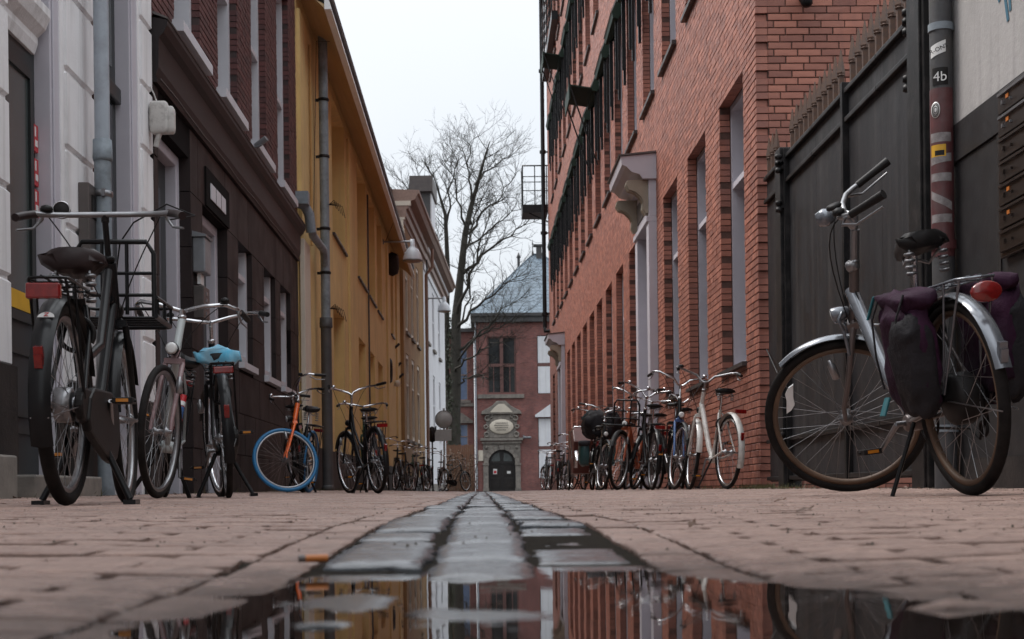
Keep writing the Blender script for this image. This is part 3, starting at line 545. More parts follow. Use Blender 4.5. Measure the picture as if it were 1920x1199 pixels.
brick_wall(RB,base,FRr,2.712,6.0,.04,9.8,[],'brick_r','mortar_r',near=lambda b:abs(b[0]-2.9)*1.0+abs(b[2]-3.6)*.45+(9 if b[2]<2.4 and b[0]>2.75 else 0),nobj=110,depth=.10,H_=HC,zclip=lambda x:5.6)
for i,q in enumerate(gops): window(RB,base,FR,q[0],q[1],q[2],q[3],.29,'lilac','glass','sill',fw=.06,fd=.17,trans=(3.3,),so=.05,st=.06)
for i,q in enumerate(uops): window(RB,base,FR,q[0],q[1],q[2],q[3],.28,'lilac','glass','sill',fw=.06,fd=.16,so=.06,st=.07)
rf=MB(); FR.bx(rf,Y0R-.05,24.98,9.86,10.05,-6,.3); rf.build('roof','lead',RB,base)  # invented lower roof, unseen, over the cut-down near stretch
rf=MB(); FR.bx(rf,24.99,Y1R+.05,18.9,19.15,-6,.35); rf.build('roof','lead',RB,base)
# door surround: pilasters, frieze, consoles, cornice slab
def portal(a0,a1,zt,nm):
    d=a1-a0; w_=MB()
    FR.bx(w_,a0-.16,a0+.12,.06,zt,-.25,.12); FR.bx(w_,a1-.12,a1+.16,.06,zt,-.25,.12); o=w_.build('pilaster','lilac',RB,base,bevel=.008)
    f=MB(); FR.bx(f,a0-.16,a1+.16,zt,zt+.08,-.2,.15); FR.bx(f,a0-.16,a1+.16,zt+.08,zt+.62,-.2,.11); f.build('frieze','lilac',RB,base,bevel=.006)
    pn=MB(); FR.bx(pn,a0+.2,a1-.2,zt+.2,zt+.5,.11,.125); pn.build('frieze_panel','sill',RB,base)
    cp=MB(); FR.prof(cp,[(-.1,zt+.62),(.2,zt+.62),(.24,zt+.68),(.36,zt+.72),(.44,zt+.80),(.50,zt+.82),(.52,zt+.94),(-.1,zt+1.0)],a0-.2,a1+.2); cp.build('cornice','lilac',RB,base)
    tp=MB(); FR.prof(tp,[(-.1,zt+1.002),(.54,zt+.945),(.55,zt+.965),(-.1,zt+1.03)],a0-.23,a1+.23); tp.build('lead_cap','lead',RB,base)
    sc_=[(.0,zt+.16),(.05,zt+.13),(.09,zt+.20),(.08,zt+.30),(.12,zt+.38),(.20,zt+.45),(.29,zt+.48),(.33,zt+.55),(.31,zt+.62),(0,zt+.62)]
    for s_ in(a0-.13,a1-.13):
        q=MB(); FR.prof(q,[(o_+.1*(o_>0),z_) for o_,z_ in sc_],s_+.03,s_+.23)
        for e in(0.08,.13,.18): FR.prof(q,[(o_+.115*(o_>0),z_-.012) for o_,z_ in sc_[:-1]]+[(0,zt+.60)],s_+e-.018,s_+e+.018)
        q.build('scroll_bracket','mould',RB,base)
    dd=MB(); FR.bx(dd,a0+.12,a1-.12,.06,zt-.75,-.30,-.25); dr=dd.build('door','lilac',RB,base)
    q=MB(); FR.bx(q,a0+.25,a1-.25,.3,1.1,-.25,-.235); FR.bx(q,a0+.25,a1-.25,1.3,zt-1.,-.25,-.235); q.build('door_panel','lilac',dr,base)
    q=MB(); FR.bx(q,a0+.12,a1-.12,zt-.72,zt,-.29,-.27); q.build('transom_pane','glass',dr,base)
portal(DR[0],DR[1],3.98,'a'); portal(DR2[0],DR2[1],3.9,'b')
# far corner downpipe
dp=MB(); dp.tube([(2.42,53.3,6.1),(2.42,53.3,18.7)],.08,10); dp.tube([(2.42,53.3,6.12),(2.42,53.2,5.95),(2.62,53.15,5.95)],.07,8)
for z in(6.6,9.6,12.6,15.6): dp.tube([(2.42,53.3,z-.05),(2.42,53.3,z+.05)],.125,10); dp.cbox((2.53,53.3,z),(.24,.05,.05))
tag(dp.build('downpipe','awn_metal'),'black downpipe running up the far corner of the brick building','downpipe')
# fire-escape platforms
def platform(z,lab,h=1.45):
    t=thing('balcony',lab,'balcony',(2.6,54.3,z),'fire escape landings on the brick building')
    b=MB(); b.box(-.95,.0,-.7,.7,0,.30); b.build('floor_slab','awn_metal',t)
    for (x,y) in((-.93,-.68),(-.48,-.68),(-.04,-.68),(-.93,.66),(-.93,0)):
        b=MB(); b.tube([(x,y,.3),(x,y,.3+h)],.022,6); b.build('post','awn_metal',t)
    for zz in(.3+h,.3+h*.72,.3+h*.36,.3+h*.58):
        b=MB(); b.tube([(-.0,-.68,zz),(-.93,-.68,zz),(-.93,.66,zz)],.018 if zz<.3+h else .028,6); b.build('rail','awn_metal',t)
    b=MB(); b.tube([(-.7,-.6,0),(.05,-.6,-.35)],.03,6); b.tube([(0,-.6,-.2),(.3,-.9,-.2)],.03,6); b.build('bracket','awn_metal',t)
platform(10.42,'black railed balcony jutting out beside the bare tree, lower fire escape landing')
# upper landing hangs on the front near the corner
t=thing('balcony','black slatted fire escape landing high up at the top edge beside the dark downpipe','balcony',(2.6,51.0,14.6),'fire escape landings on the brick building')
b=MB(); b.box(-.2,0,-5.4,1.6,.4,.68); b.build('floor_slab','awn_metal',t)
for y in(-5.4,-3.6,-1.9,-.2,1.55):
    b=MB(); b.tube([(-.19,y,.68),(-.19,y,2.9)],.025,6); b.build('post','awn_metal',t)
for zz in(1.0,1.35,1.7,2.05,2.4,2.9):
    b=MB(); b.tube([(0,-5.4,zz),(-.19,-5.4,zz),(-.19,1.55,zz)],.02,6); b.build('rail','awn_metal',t)
# awnings: cassette, side guides, arms, hood
def awning(a0,a1,zt,lab,fl,ext=0):
    bz=zt-1.80; c0=(2.6,a0,bz); t=thing('awning',lab,'awning',c0,'green drop-arm awnings on the upper windows')
    g=FR
    for a in(a0-.03,a1-.03):
        q=MB(); g.bx(q,a,a+.05,bz,zt-.05,.02,.065); q.build('side_guide','awn_metal',t,c0)
    for a in(a0+.10,a1-.16):
        q=MB(); g.bx(q,a,a+.03,bz+.22,zt-.25,.03,.10); q.build('folded_arm','awn_metal',t,c0)
    q=MB(); g.prof(q,[(.0,zt-.28),(.06,zt-.36),(.15,zt-.34),(.17,zt-.24),(.06,zt+.02),(.0,zt+.04)],a0-.06,a1+.08); q.build('hood','awn',t,c0)
    q=MB(); g.prof(q,[(.17,zt-.24),(.19,zt-.23),(.075,zt+.045),(.06,zt+.02)],a0-.06,a1+.08); q.build('hood_edge','awn_edge',t,c0)
    if ext:
        q=MB(); e=ext
        v=[g.p(a0,zt-.30,.1),g.p(a1+.04,zt-.30,.1),g.p(a1+.04,zt-.22,e),g.p(a0,zt-.22,e),g.p(a0,zt-.27,.1),g.p(a1+.04,zt-.27,.1),g.p(a1+.04,zt-.19,e),g.p(a0,zt-.19,e)]
        q.hexa(v); q.build('canopy','awn',t,c0)
        q=MB(); g.prof(q,[(e,zt-.5),(e+.03,zt-.5),(e+.03,zt-.17),(e,zt-.17)],a0,a1+.04); q.build('valance','awn',t,c0)
        for a in(a0,a1):
            q=MB(); q.tube([g.p(a,zt-.24,e),g.p(a+.02,bz-.1,.06)],.018,6); q.build('arm','awn_metal',t,c0)
words=['fourth','fifth','sixth','seventh','eighth','ninth','tenth','eleventh','twelfth','thirteenth','fourteenth','fifteenth','sixteenth']
for fl,zt in enumerate((8.85,13.1)):
    for k,(u,v) in enumerate(ups):
        if v>Y1R-.5 or k<(3 if fl==0 else 6): continue
        ext=.62 if (fl==0 and k==7) else .62 if (fl==1 and k==12) else 0
        flr='first-floor' if fl==0 else 'second-floor'
        if ext: lab='opened green awning with crossed black arms over a %s window of the brick building'%flr
        else: lab='folded dark green awning on the %s window, %s window column from the brick corner'%(flr,words[k-3])
        awning(u,v,zt,lab,fl,ext)
# lamp bracket high on the return wall
b=MB(); b.tube([(3.05,13.33,4.62),(3.05,13.05,4.62)],.05,8); b.tube([(3.02,13.1,4.55),(3.10,13.02,4.95)],.035,8); b.lathe([(.03,0),(.055,.03),(.055,.1),(.02,.14)],(3.02,13.08,4.46),10)
tag(b.build('wall_bracket','iron'),'black iron bracket at the top of the brick end wall above the gate','bracket')

# ================================================================ RIGHT: GATE
GX=2.68
def P3(x,y,z): return (x,y,z)
gt=thing('metal_gate','tall anthracite sheet-metal gate with a row of spear spikes on top','gate',(GX,10.8,.08)); go=(GX,10.8,.08)
def leafpanel(y0,y1,zt=2.72):
    q=MB(); q.box(GX+.0,GX+.03,y0,y1,.13,zt+.21); p=q.build('gate_sheet','gate',gt,go)
    for z in(2.72,2.93,.16,1.45 if False else .5):
        q=MB(); q.box(GX-.035,GX-.001,y0,y1,z-.018,z+.018); q.build('rail','iron',p,go,bevel=.006)
for (a,b_) in((8.62,9.5),(9.503,10.33),(10.40,11.35),(11.353,12.34),(12.66,13.3)): leafpanel(a,b_)
for y in(10.36,10.39,8.60,12.36):
    q=MB(); q.box(GX-.045,GX+.035,y-.018,y+.012,.12,3.0); q.build('stile','iron',gt,go,bevel=.004)
y=8.72
while y<13.25:
    if not(10.28<y<10.46 or 12.3<y<12.7):
        q=MB(); q.box(-.018,.018,-.018,.018,0,.15); q.lathe([(.026,.15),(.032,.17),(.004,.34)],(0,0,0),4,smooth=False); q.lathe([(.018,.14),(.033,.148),(.018,.16)],(0,0,0),8)
        sp=q.build('spike','rust',gt); sp.location=(0,y-10.8,2.95-.08)
    y+=.165
for (yy,h) in((12.5,3.02),):
    q=MB(); q.box(GX-.07,GX+.09,yy-.11,yy+.11,.08,h); q.build('hinge_post','iron',gt,go,bevel=.008)
for z in(2.9,2.5,2.84,.5):
    for yy in(12.37,8.62):
        q=MB(); q.lathe([(.018,-.05),(.03,-.045),(.03,-.012),(.02,-.01),(.02,.01),(.03,.012),(.03,.045),(.018,.05)],(GX-.085,yy,z),10); q.cbox((GX-.05,yy+.02,z),(.05,.07,.03)); q.build('hinge','iron',gt,go)
q=MB(); q.box(GX-.03,GX+.0,12.66,13.3,.75,.78); q.tube([(GX-.03,12.7,1.05),(GX-.03,13.25,1.35)],.008,6); q.build('cross_bar','iron',gt,go)
q=MB(); q.box(GX-.05,GX-.001,9.35,9.49,1.0,1.22); lk=q.build('lock_case','iron',gt,go,bevel=.006)
q=MB(); q.tube([(GX-.05,9.42,1.14),(GX-.10,9.42,1.14),(GX-.10,9.54,1.14)],.009,8); q.build('handle','alu',lk,go)
pst=MB(); pst.box(2.56,2.72,8.28,8.52,.04,6.5); pst.box(2.575,2.7,8.24,8.28,.04,6.5); tag(pst.build('gate_post','iron',bevel=.006),'massive black steel post between the metal gate and the stickered pipe','post')
# stickered pipe
PX,PY=2.553,7.86
pi=thing('drainpipe','grey metal pipe wrapped in faded red and white tape and stickers beside the black post','pipe',(PX,PY,.04))
q=MB(); q.tube([(0,0,0),(0,0,6)],.062,20); q.build('pipe','castiron',pi)
def band(z0,z1,m,r_=.0635,a0=100,a1=300,name='tape',tiltz=0.,n=16):
    q=MB(); A=[R(a0+(a1-a0)*k/n) for k in range(n+1)]; tz=lambda k:tiltz*(k/n-.5)
    v=[(r_*math.cos(a),r_*math.sin(a),z0+tz(k)) for k,a in enumerate(A)]+[(r_*math.cos(a),r_*math.sin(a),z1+tz(k)) for k,a in enumerate(A)]
    q.add(v,[(k,k+1,n+2+k,n+1+k) for k in range(n)],True); return q.build(name,m,pi)
# directions: camera sees the pipe from azimuth ~ 250 deg
band(1.29,2.21,'tape_red',.0633,165,320,'red_tape')
for (z0,z1,tl) in((1.915,1.965,0),(1.80,1.845,.02),(1.70,1.745,-.0),(1.575,1.62,-.07),(1.475,1.52,0)): band(z0,z1,'tape_white',.0638,185,300,'white_tape',tl)
band(1.835,1.9,'yel',.0642,190,270,'yellow_sticker'); band(1.84,1.868,'mblack',.0644,215,262,'sticker_print')
band(2.225,2.32,'mblack',.0642,205,285,'black_sticker')
band(2.39,2.455,'white',.0642,195,275,'white_sticker',.03)
band(1.33,1.38,'tape_red',.072,150,330,'pipe_collar')
st_=text_mesh('4b',.075,'sticker_mark','white',pi,(.0645*math.cos(R(246)),.0645*math.sin(R(246)),2.268),(R(90),0,R(246+90)),.0005)
st2=text_mesh('R-ONS',.034,'sticker_lettering','mblack',pi,(.0648*math.cos(R(240)),.0648*math.sin(R(240)),2.42),(R(90),R(-18),R(240+90)),.0005)
q=MB(); q.lathe([(.045,-.001),(.045,.001)],(0,0,0),24,axis='y'); o=q.build('round_sticker','white',pi); o.location=(.0640*math.cos(R(222)),.0640*math.sin(R(222)),2.09); o.rotation_euler=(0,0,R(222+90)); o.scale=(.6,1,1)
for rr_ in(.036,.028,.016):
    q=MB(); q.torus((0,-.002,0),rr_,.0022,24,4); o2=q.build('sticker_ring','mblack',o)
for z in(2.55,5.2,.35):
    q=MB(); q.tube([(0,0,z-.02),(0,0,z+.02)],.069,18); q.cbox((.02,.09,z),(.03,.09,.03)); q.build('pipe_clamp','zinc',pi)
# near wall with letterboxes
FW=Fac(2.62,0,-1)
wt=thing('corner_building','grey rendered house wall with dark granite base and bank of letterboxes at the right edge','building',(2.62,7.7,.04)); wo_=(2.62,7.7,.04)
wall(FW,-6,7.98,2.05,6.2,[]).build('rendered_wall','render_grey',wt,wo_)  # unseen top lowered so more sky light reaches the street
q=MB(); FW.bx(q,-6,7.98,.03,1.84,-.3,-.001); q.build('granite_base','granite',wt,wo_)
q=MB(); FW.bx(q,-6,7.98,1.845,2.048,-.3,.012); q.build('granite_band','granite',wt,wo_)
q=MB(); FW.bx(q,7.16,7.2,.04,1.86,.0,.006); FW.bx(q,-6,7.7,.04,.22,-.02,.02); q.build('granite_joint','plinth',wt,wo_)
bk=MB(); FW.bx(bk,6.05,7.10,1.20,2.03,.005,.03); bx_=bk.build('letterbox_frame','copper',wt,wo_,bevel=.006)
for i in range(7):
    for j in range(2):
        z=1.225+i*.113; a=6.58+j*-.5
        q=MB(); FW.bx(q,a-.0,a+.49,z,z+.103,.03,.045); b_=q.build('letterbox','copper',bx_,wo_,bevel=.003)
        q=MB(); FW.bx(q,a+.02,a+.47,z+.085,z+.098,.045,.056); FW.bx(q,a+.40,a+.42,z+.035,z+.055,.045,.056); FW.bx(q,a+.30,a+.312,z+.035,z+.047,.045,.056); q.build('letterbox_flap','alu' if i in(6,5) else 'copper',bx_,wo_)
        if i in(1,2,5,6): q=MB(); FW.bx(q,a+.34,a+.375,z+.055,z+.075,.045,.049); q.build('name_label','orange_lab',bx_,wo_)
# graffiti strokes on the render
gf=MB()
def stroke(p,w_=.02):
    for i in range(len(p)-1):
        (a,z),(b,z2)=p[i],p[i+1]; n=Vector((z2-z,-(b-a))).normalized()*w_/2
        gf.add([FW.p(a+n.x,z+n.y,.0035),FW.p(b+n.x,z2+n.y,.0035),FW.p(b-n.x,z2-n.y,.0035),FW.p(a-n.x,z-n.y,.0035)],[(0,1,2,3)])
stroke([(7.10,2.62),(7.07,2.50),(7.03,2.36)],.03); stroke([(7.16,2.50),(7.0,2.60)],.03); stroke([(6.98,2.72),(7.02,2.56),(7.0,2.40)],.03); stroke([(6.92,2.50),(6.86,2.44)],.03); stroke([(6.82,2.75),(6.80,2.4)],.03)
gf.build('graffiti','paint_blue',wt,wo_)
# ================================================================ LEFT: WHITE HOUSE
FL=Fac(-2.6,0,1)
wb=(-2.6,8.5,.06); WH=thing('white_house','white rendered house with rusticated pilasters and dark doors at the left edge','building',wb)
ops=[(8.06,9.12,.06,7.2,.22),(9.86,11.2,.06,7.2,.22)]
wall(FL,-6,11.58,.04,7.2,ops,o=-.02).build('wall','white_r',WH,wb)  # height reduced above the view to open up the sky light
def pier(a0,a1,ret=.0):
    z=.80
    q=MB(); FL.bx(q,a0,a1,.04,.80,-.1,.03); q.build('pier_base','plinth',WH,wb)
    while z<6.8:
        q=MB(); e=.018
        v=[]
        for (zz,i) in((z,1),(z+e,0),(z+.485-e,0),(z+.485,1)):
            v+= [FL.p(a0+e*i,zz,-.09),FL.p(a0+e*i,zz,0-e*i),FL.p(a1-e*i,zz,0-e*i),FL.p(a1-e*i,zz,-.09)]
        f=[(4*k+j,4*k+(j+1)%4,4*k+4+(j+1)%4,4*k+4+j) for k in range(3) for j in range(4)]+[(0,3,2,1),(12,13,14,15)]
        q.add(v,f); q.build('stone_block','white_r',WH,wb); z+=.50
pier(6.6,8.06); pier(9.20,9.86); pier(11.26,11.60); pier(4.2,5.3)
# casings
for (a0,a1,d0,d1) in((8.98,9.20,-.21,-.04),(11.02,11.26,-.21,-.04)):
    q=MB(); FL.bx(q,a0,a1,.06,7.2,d0,d1); FL.bx(q,a0+.03,a0+.19,.06,7.2,d1,d1+.012); q.build('casing','lilac',WH,wb,bevel=.006)
q=MB(); FL.bx(q,8.985,9.3,.06,.75,-.06,-.02); q.build('casing_base','plinth',WH,wb)
# door with hood
q=MB(); FL.bx(q,8.06,8.98,.12,2.86,-.21,-.14); dr=q.build('door','black_door',WH,wb)
q=MB(); FL.bx(q,8.2,8.82,1.18,2.62,-.14,-.132); q.build('door_pane','glass_soft',dr,wb)
q=MB()
for (a,b_,z,z2) in((8.14,8.2,1.12,2.68),(8.82,8.88,1.12,2.68),(8.2,8.82,2.62,2.68),(8.2,8.82,1.12,1.18),(8.16,8.86,.45,.5),(8.16,8.86,.55,.6),(8.16,8.86,.92,.97)): FL.bx(q,a,b_,z,z2,-.14,-.115)
q.build('door_moulding','black_door',dr,wb)
q=MB(); FL.bx(q,8.1,8.9,1.19,1.30,-.131,-.126); q.build('yellow_band','yel',dr,wb)
for i,z in enumerate((1.80,1.99,2.20)):
    q=MB(); FL.bx(q,8.885,8.965,z,z+.165,-.135,-.115); p=q.build('poster_strip','red',dr,wb)
    q=MB(); FL.bx(q,8.90,8.945,z+.03,z+.07,-.115,-.112); FL.bx(q,8.895,8.915,z+.09,z+.15,-.115,-.112); q.build('poster_print','white',p,wb)
q=MB(); FL.prof(q,[(-.21,2.80),(-.12,2.80),(-.10,2.86),(-.10,2.90),(-.05,2.95),(-.02,3.02),(-.02,3.07),(-.21,3.13)],8.07,8.93); q.build('door_hood','white_r',WH,wb)
q=MB(); FL.bx(q,8.06,8.98,3.16,7.19,-.21,-.16); f=q.build('upper_window','black_door',WH,wb)
q=MB(); FL.bx(q,8.14,8.9,3.3,7.0,-.162,-.152); q.build('pane','glass_soft',f,wb)
# shop window strip between the piers
q=MB(); FL.bx(q,9.86,11.02,.5,7.19,-.21,-.15); f=q.build('window','black_door',WH,wb)
q=MB(); FL.bx(q,9.95,10.9,.8,3.02,-.15,-.144); q.build('pane','glass',f,wb)
q=MB(); FL.bx(q,9.95,10.9,3.3,5.6,-.15,-.144); q.build('pane','glass_soft',f,wb)
q=MB(); FL.bx(q,9.87,11.0,3.04,3.16,-.15,-.10); q.build('transom','black_door',f,wb,bevel=.01)
q=MB(); FL.bx(q,9.87,11.0,.06,.8,-.15,-.16); q.build('stall_board','white_r',WH,wb)
q=MB(); q.box(-2.9,-2.38,6.2,7.45,.0,.29); tag(q.build('door_step','stone',bevel=.012),'weathered grey stone step at the bottom left edge in front of the white house','step')
q=MB(); q.box(-2.95,-2.46,8.02,9.4,.0,.20); tag(q.build('door_step','stone',bevel=.012),'low stone doorstep under the dark door behind the black bicycle','step')
# pipe
t=thing('drainpipe','pale grey drainpipe with a blue-grey zinc lower half on the white house front','pipe',(-2.49,9.62,.08))
q=MB(); q.tube([(0,0,2.30),(0,0,7.1)],.050,18); q.build('upper_pipe','zinc_pale',t)
q=MB(); q.tube([(0,0,0),(0,0,2.36)],.056,18); q.lathe([(.062,2.22),(.065,2.24),(.062,2.36)],(0,0,0),18); q.build('lower_pipe','zinc',t)
for z in(1.98,4.6):
    q=MB(); q.lathe([(.060,z),(.066,z+.005),(.066,z+.035),(.060,z+.04)],(0,0,0),18); q.cbox((-.07,-.0,z+.02),(.09,.03,.03)); q.cbox((.02,-.066,z+.02),(.02,.03,.05)); q.build('pipe_clamp','alu',t)
q=MB(); FL.bx(q,9.42,9.62,1.66,2.12,0,.07); mbx=tag(q.build('wall_cabinet','box',bevel=.006),'narrow brown metal box on the white pier just left of the drainpipe','box')
q=MB(); FL.bx(q,9.48,9.60,1.9,2.05,.07,.078); q.build('box_lid','mblack',mbx)
t=thing('junction_box','cream junction box with pipe stub on the edge of the white house','electrical box',(-2.52,11.48,2.9))
q=MB(); q.blob((0,0,.17),(.15,.10,.26),16,9,.35); q.blob((.07,.02,.155),(.10,.10,.22),12,7,.4); q.build('box_body','cream_box',t)
q=MB(); q.tube([(.0,0,.05),(-.02,0,-.02),(-.03,0,-.06)],.022,8); q.tube([(-.02,0,.3),(-.04,.0,.36),(-.07,0,.42)],.006,6); q.build('cable_gland','cream_box',t)
# ================================================================ LEFT: DARK FRONT WITH RED BRICK ABOVE
db=(-2.6,11.62,.08); DB=thing('brick_house','narrow dark-red brick house over a dark brown tiled ground floor','building',db)
dops=[(11.78,13.08,.08,3.12,.26),(13.62,14.95,.08,2.82,.26),(15.62,16.55,1.53,3.02,.24),(17.45,18.42,1.52,3.05,.24),(18.88,19.88,1.50,3.05,.24)]
wall(FL,11.62,20.75,.04,3.4,[(a-.01,b_+.01,z,z2,d) for a,b_,z,z2,d in dops],o=-.012).build('backing','tile_gap',DB,db)
# tiles
zz=[.05,.50,.95,1.40,1.86,2.32,2.82,3.39]
for j in range(7):
    z0,z1=zz[j]+.004,zz[j+1]-.004; a=11.62+(0 if j%2 else -.35)
    while a<20.75:
        iv=[(max(a,11.63)+.003,min(a+.72,20.74)-.003)]
        for (u,v,y0,y1,_d) in dops:
            if y0<(z0+z1)/2<y1:
                nv=[]
                for (p0,p1) in iv:
                    if v<=p0 or u>=p1: nv.append((p0,p1)); continue
                    if u-p0>.02: nv.append((p0,u))
                    if p1-v>.02: nv.append((v,p1))
                iv=nv
        for (p0,p1) in iv:
            if p1-p0>.03:
                q=MB(); FL.bx(q,p0,p1,z0,z1,-.24,random.uniform(-.002,.003)); q.build('tile','tile',DB,db)
        a+=.72
for i,(u,v,y0,y1,d) in enumerate(dops):
    if i>1: window(DB,db,FL,u,v,y0,y1,.20,'white_paint','glass','white_paint',fw=.09,fd=.14,so=.06,st=.09,sx=.03,trans=(2.5,))
    else:
        q=MB(); FL.bx(q,v-.12,v,.08,y1,-.26,-.10); FL.bx(q,u,u+.1,.08,y1,-.26,-.10); FL.bx(q,u+.1,v-.12,y1-.10,y1,-.26,-.10); o=q.build('door_frame','lilac',DB,db,bevel=.01)
        q=MB(); FL.bx(q,u+.1,v-.12,.12,y1-.1,-.25,-.20); dr=q.build('door','black_door',DB,db)
        q=MB(); FL.bx(q,u+.3,v-.35,1.2,y1-.35,-.20,-.194); q.build('door_pane','glass',dr,db)
q=MB(); FL.bx(q,13.75,15.0,2.83,3.2,-.02,.02); q.build('sign_panel','tile_gap',DB,db)
q=MB(); FL.bx(q,13.95,14.75,2.93,3.08,.02,.028); sg=q.build('house_number_plate','white_paint',DB,db)
q=MB(); FL.bx(q,14.2,14.215,2.93,3.08,.028,.030); FL.bx(q,14.48,14.495,2.93,3.08,.028,.030); q.build('plate_joint','mblack',sg,db)
q=MB(); FL.prof(q,[(-.2,3.40),(.03,3.40),(.035,3.43),(.02,3.45),(.045,3.52),(.05,3.76),(.09,3.80),(.12,3.86),(.12,3.90),(-.2,3.95)],11.63,20.72); q.build('shop_cornice','fascia',DB,db)
q=MB(); FL.prof(q,[(-.02,3.955),(.125,3.903),(.13,3.915),(-.02,3.98)],11.62,20.73); q.build('lead_strip','lead',DB,db)
q=MB(); q.tube([FL.p(11.7+.6*i,3.44+.01*math.sin(i*1.7),.045) for i in range(15)],.007,5); q.build('cable','lead',DB,db)
q=MB(); FL.bx(q,11.62,20.75,3.38,3.96,-.5,-.201); q.build('fascia_back','tile_gap',DB,db)
uo=[(12.48,13.62,4.16,6.9,.14),(14.55,15.72,4.16,6.9,.14),(16.7,17.8,4.16,6.9,.14),(18.82,19.98,4.16,6.9,.14)]
brick_wall(DB,db,FL,11.62,20.75,3.93,8.0,uo,'brick_l','mortar_l',near=lambda b:b[0]+.8*b[3],nobj=300,depth=.10,zclip=lambda y:.348*y+.9,H_=.0645,L_=.215)  # unseen wall top kept low to admit more sky light
for (u,v,y0,y1,d) in uo: window(DB,db,FL,u,v,y0,y1,.24,'white_paint','glass','white_paint',fw=.08,fd=.16,trans=(5.4,),so=.10,st=.11,sx=.10)
q=MB(); q.tube([FL.p(16.52,4.03,.0),FL.p(16.52,4.05,.10),FL.p(16.50,4.06,.14)],.012,6); q.tube([FL.p(16.56,4.06,.06),FL.p(16.52,4.14,.19)],.035,10); tag(q.build('security_camera','greyplastic'),'small grey camera on the dark cornice below the brick windows','camera')

# letterboxes by the second door
t=MB(); FL.bx(t,13.14,13.42,2.10,2.42,.0,.115); o=tag(t.build('mailbox','greyplastic',bevel=.012),'pale grey metal mailbox with a hinged lid on the dark tiles, upper of two','mailbox')
t=MB(); FL.prof(t,[(.0,2.421),(.125,2.421),(.13,2.44),(.0,2.475)],13.12,13.44); t.build('lid','greyplastic',o)
t=MB(); FL.bx(t,13.20,13.36,2.0,2.10,.03,.06); t.build('newspaper','white',o)
t=MB(); FL.bx(t,13.14,13.42,1.68,1.98,.0,.10); o=tag(t.build('intercom_box','box',bevel=.01),'grey doorbell panel box below the mailbox on the dark tiles','box')
for i in range(4):
    t=MB(); FL.bx(t,13.24,13.30,1.72+.06*i,1.75+.06*i,.10,.108); t.build('bell_button','alu',o)
# ================================================================ LEFT: OCHRE BUILDING
yb=(-2.6,20.8,.1); YB=thing('ochre_building','long ochre rendered building with deep overhanging eaves on the left','building',yb)
U=[(25.75,28.15),(31.0,33.3),(33.95,36.1),(36.8,38.6),(42.3,43.6)]
yo=[(a,b_,4.74,7.2,.42) for a,b_ in U]+[(25.7,27.75,.82,3.43,.34),(31.0,32.85,.82,3.43,.34),(33.95,35.7,.82,3.43,.34),(36.85,38.6,.82,3.43,.34)]
wall(FL,20.78,47.2,.8,7.5,yo).build('wall','yellow',YB,yb)
q=MB(); FL.bx(q,20.78,25.7,.04,.80,-.3,.02); FL.bx(q,25.7,47.2,.04,.82,-.3,.02); q.build('plinth','plinth',YB,yb)
for (a,b_) in((20.9,21.5),(28.6,29.2),(40.2,40.8),(44.6,45.2)): q=MB(); FL.bx(q,a,b_,.83,7.1,-.01,.05); q.build('pilaster_strip','yellow',YB,yb)
for i,(a,b_) in enumerate(U): window(YB,yb,FL,a,b_,4.74,7.2,.40,'cream' if i<2 else 'yellow_trim','glass','sill',fw=.09,fd=.08,trans=(5.9,),so=.05,st=.06)
for (a,b_,z0,z1,d) in yo[5:]:
    q=MB(); FL.bx(q,a,b_,z0,z1,-.33,-.31); o=q.build('blind_panel','yellow',YB,yb)
    if a<26: q=MB(); FL.bx(q,a+.1,a+.9,z0+.2,2.6,-.31,-.28); q.build('grille','sill',o,yb)
q=MB(); FL.prof(q,[(-.3,7.5),(.0,7.47),(.42,7.06),(.42,7.12),(-.3,7.6)],20.8,47.0); q.build('soffit','soffit',YB,yb)
q=MB(); FL.prof(q,[(.421,7.04),(.52,7.04),(.445,7.33),(.421,7.33)],20.78,47.03); q.build('gutter_board','eaves_white',YB,yb)
q=MB(); FL.prof(q,[(.40,7.332),(.49,7.332),(.50,7.40),(.40,7.42),(-3.5,10.4),(-3.6,10.2)],20.78,47.03); q.build('roof','castiron',YB,yb)
for (a,m_) in ((33.55,'castiron'),(22.3,'yellow_trim')):
    q=MB(); q.tube([FL.p(a,.9 if a>30 else 3.9,.03),FL.p(a,7.0,.03)],.022,6); q.build('conduit',m_,YB,yb)
q=MB(); q.tube([FL.p(21.9,4.2,.1),FL.p(22.6,7.15,.1),FL.p(22.8,7.2,.4)],.006,4); q.tube([FL.p(39.7,7.0,.05),FL.p(36.9,6.95,.42)],.008,4); q.build('cable','mblack',YB,yb)
q=MB(); q.lathe([(.02,-.35),(.16,-.28),(.2,-.15),(.2,.15),(.16,.28),(.02,.35)],(-2.5,41.6,6.65),8); tag(q.build('alarm_box','mblack'),'black eight-sided box under the eaves of the ochre building','box')
q=MB(); q.torus((-2.55,41.3,3.55),.3,.035,20,6,axis='x'); q.tube([(-2.58,41.3,3.2),(-2.58,41.3,3.9)],.03,6); tag(q.build('wall_ring','iron'),'round iron ring ornament on the ochre wall above the bicycles','ornament')
q=MB(); q.blob((-2.5,43.5,3.35),(.18,.2,.2),10,6); q.tube([(-2.6,43.5,3.3),(-2.5,43.5,3.3)],.04,6); tag(q.build('wall_light','cream'),'small round cream light on the far end of the ochre wall','light')
for (a,z) in ((44.2,4.5),(45.1,4.0),(46.3,3.75)):
    q=MB(); q.tube([FL.p(a,z,0),FL.p(a+.1,z+.12,.12)],.04,6); q.build('wall_anchor','iron',YB,yb)
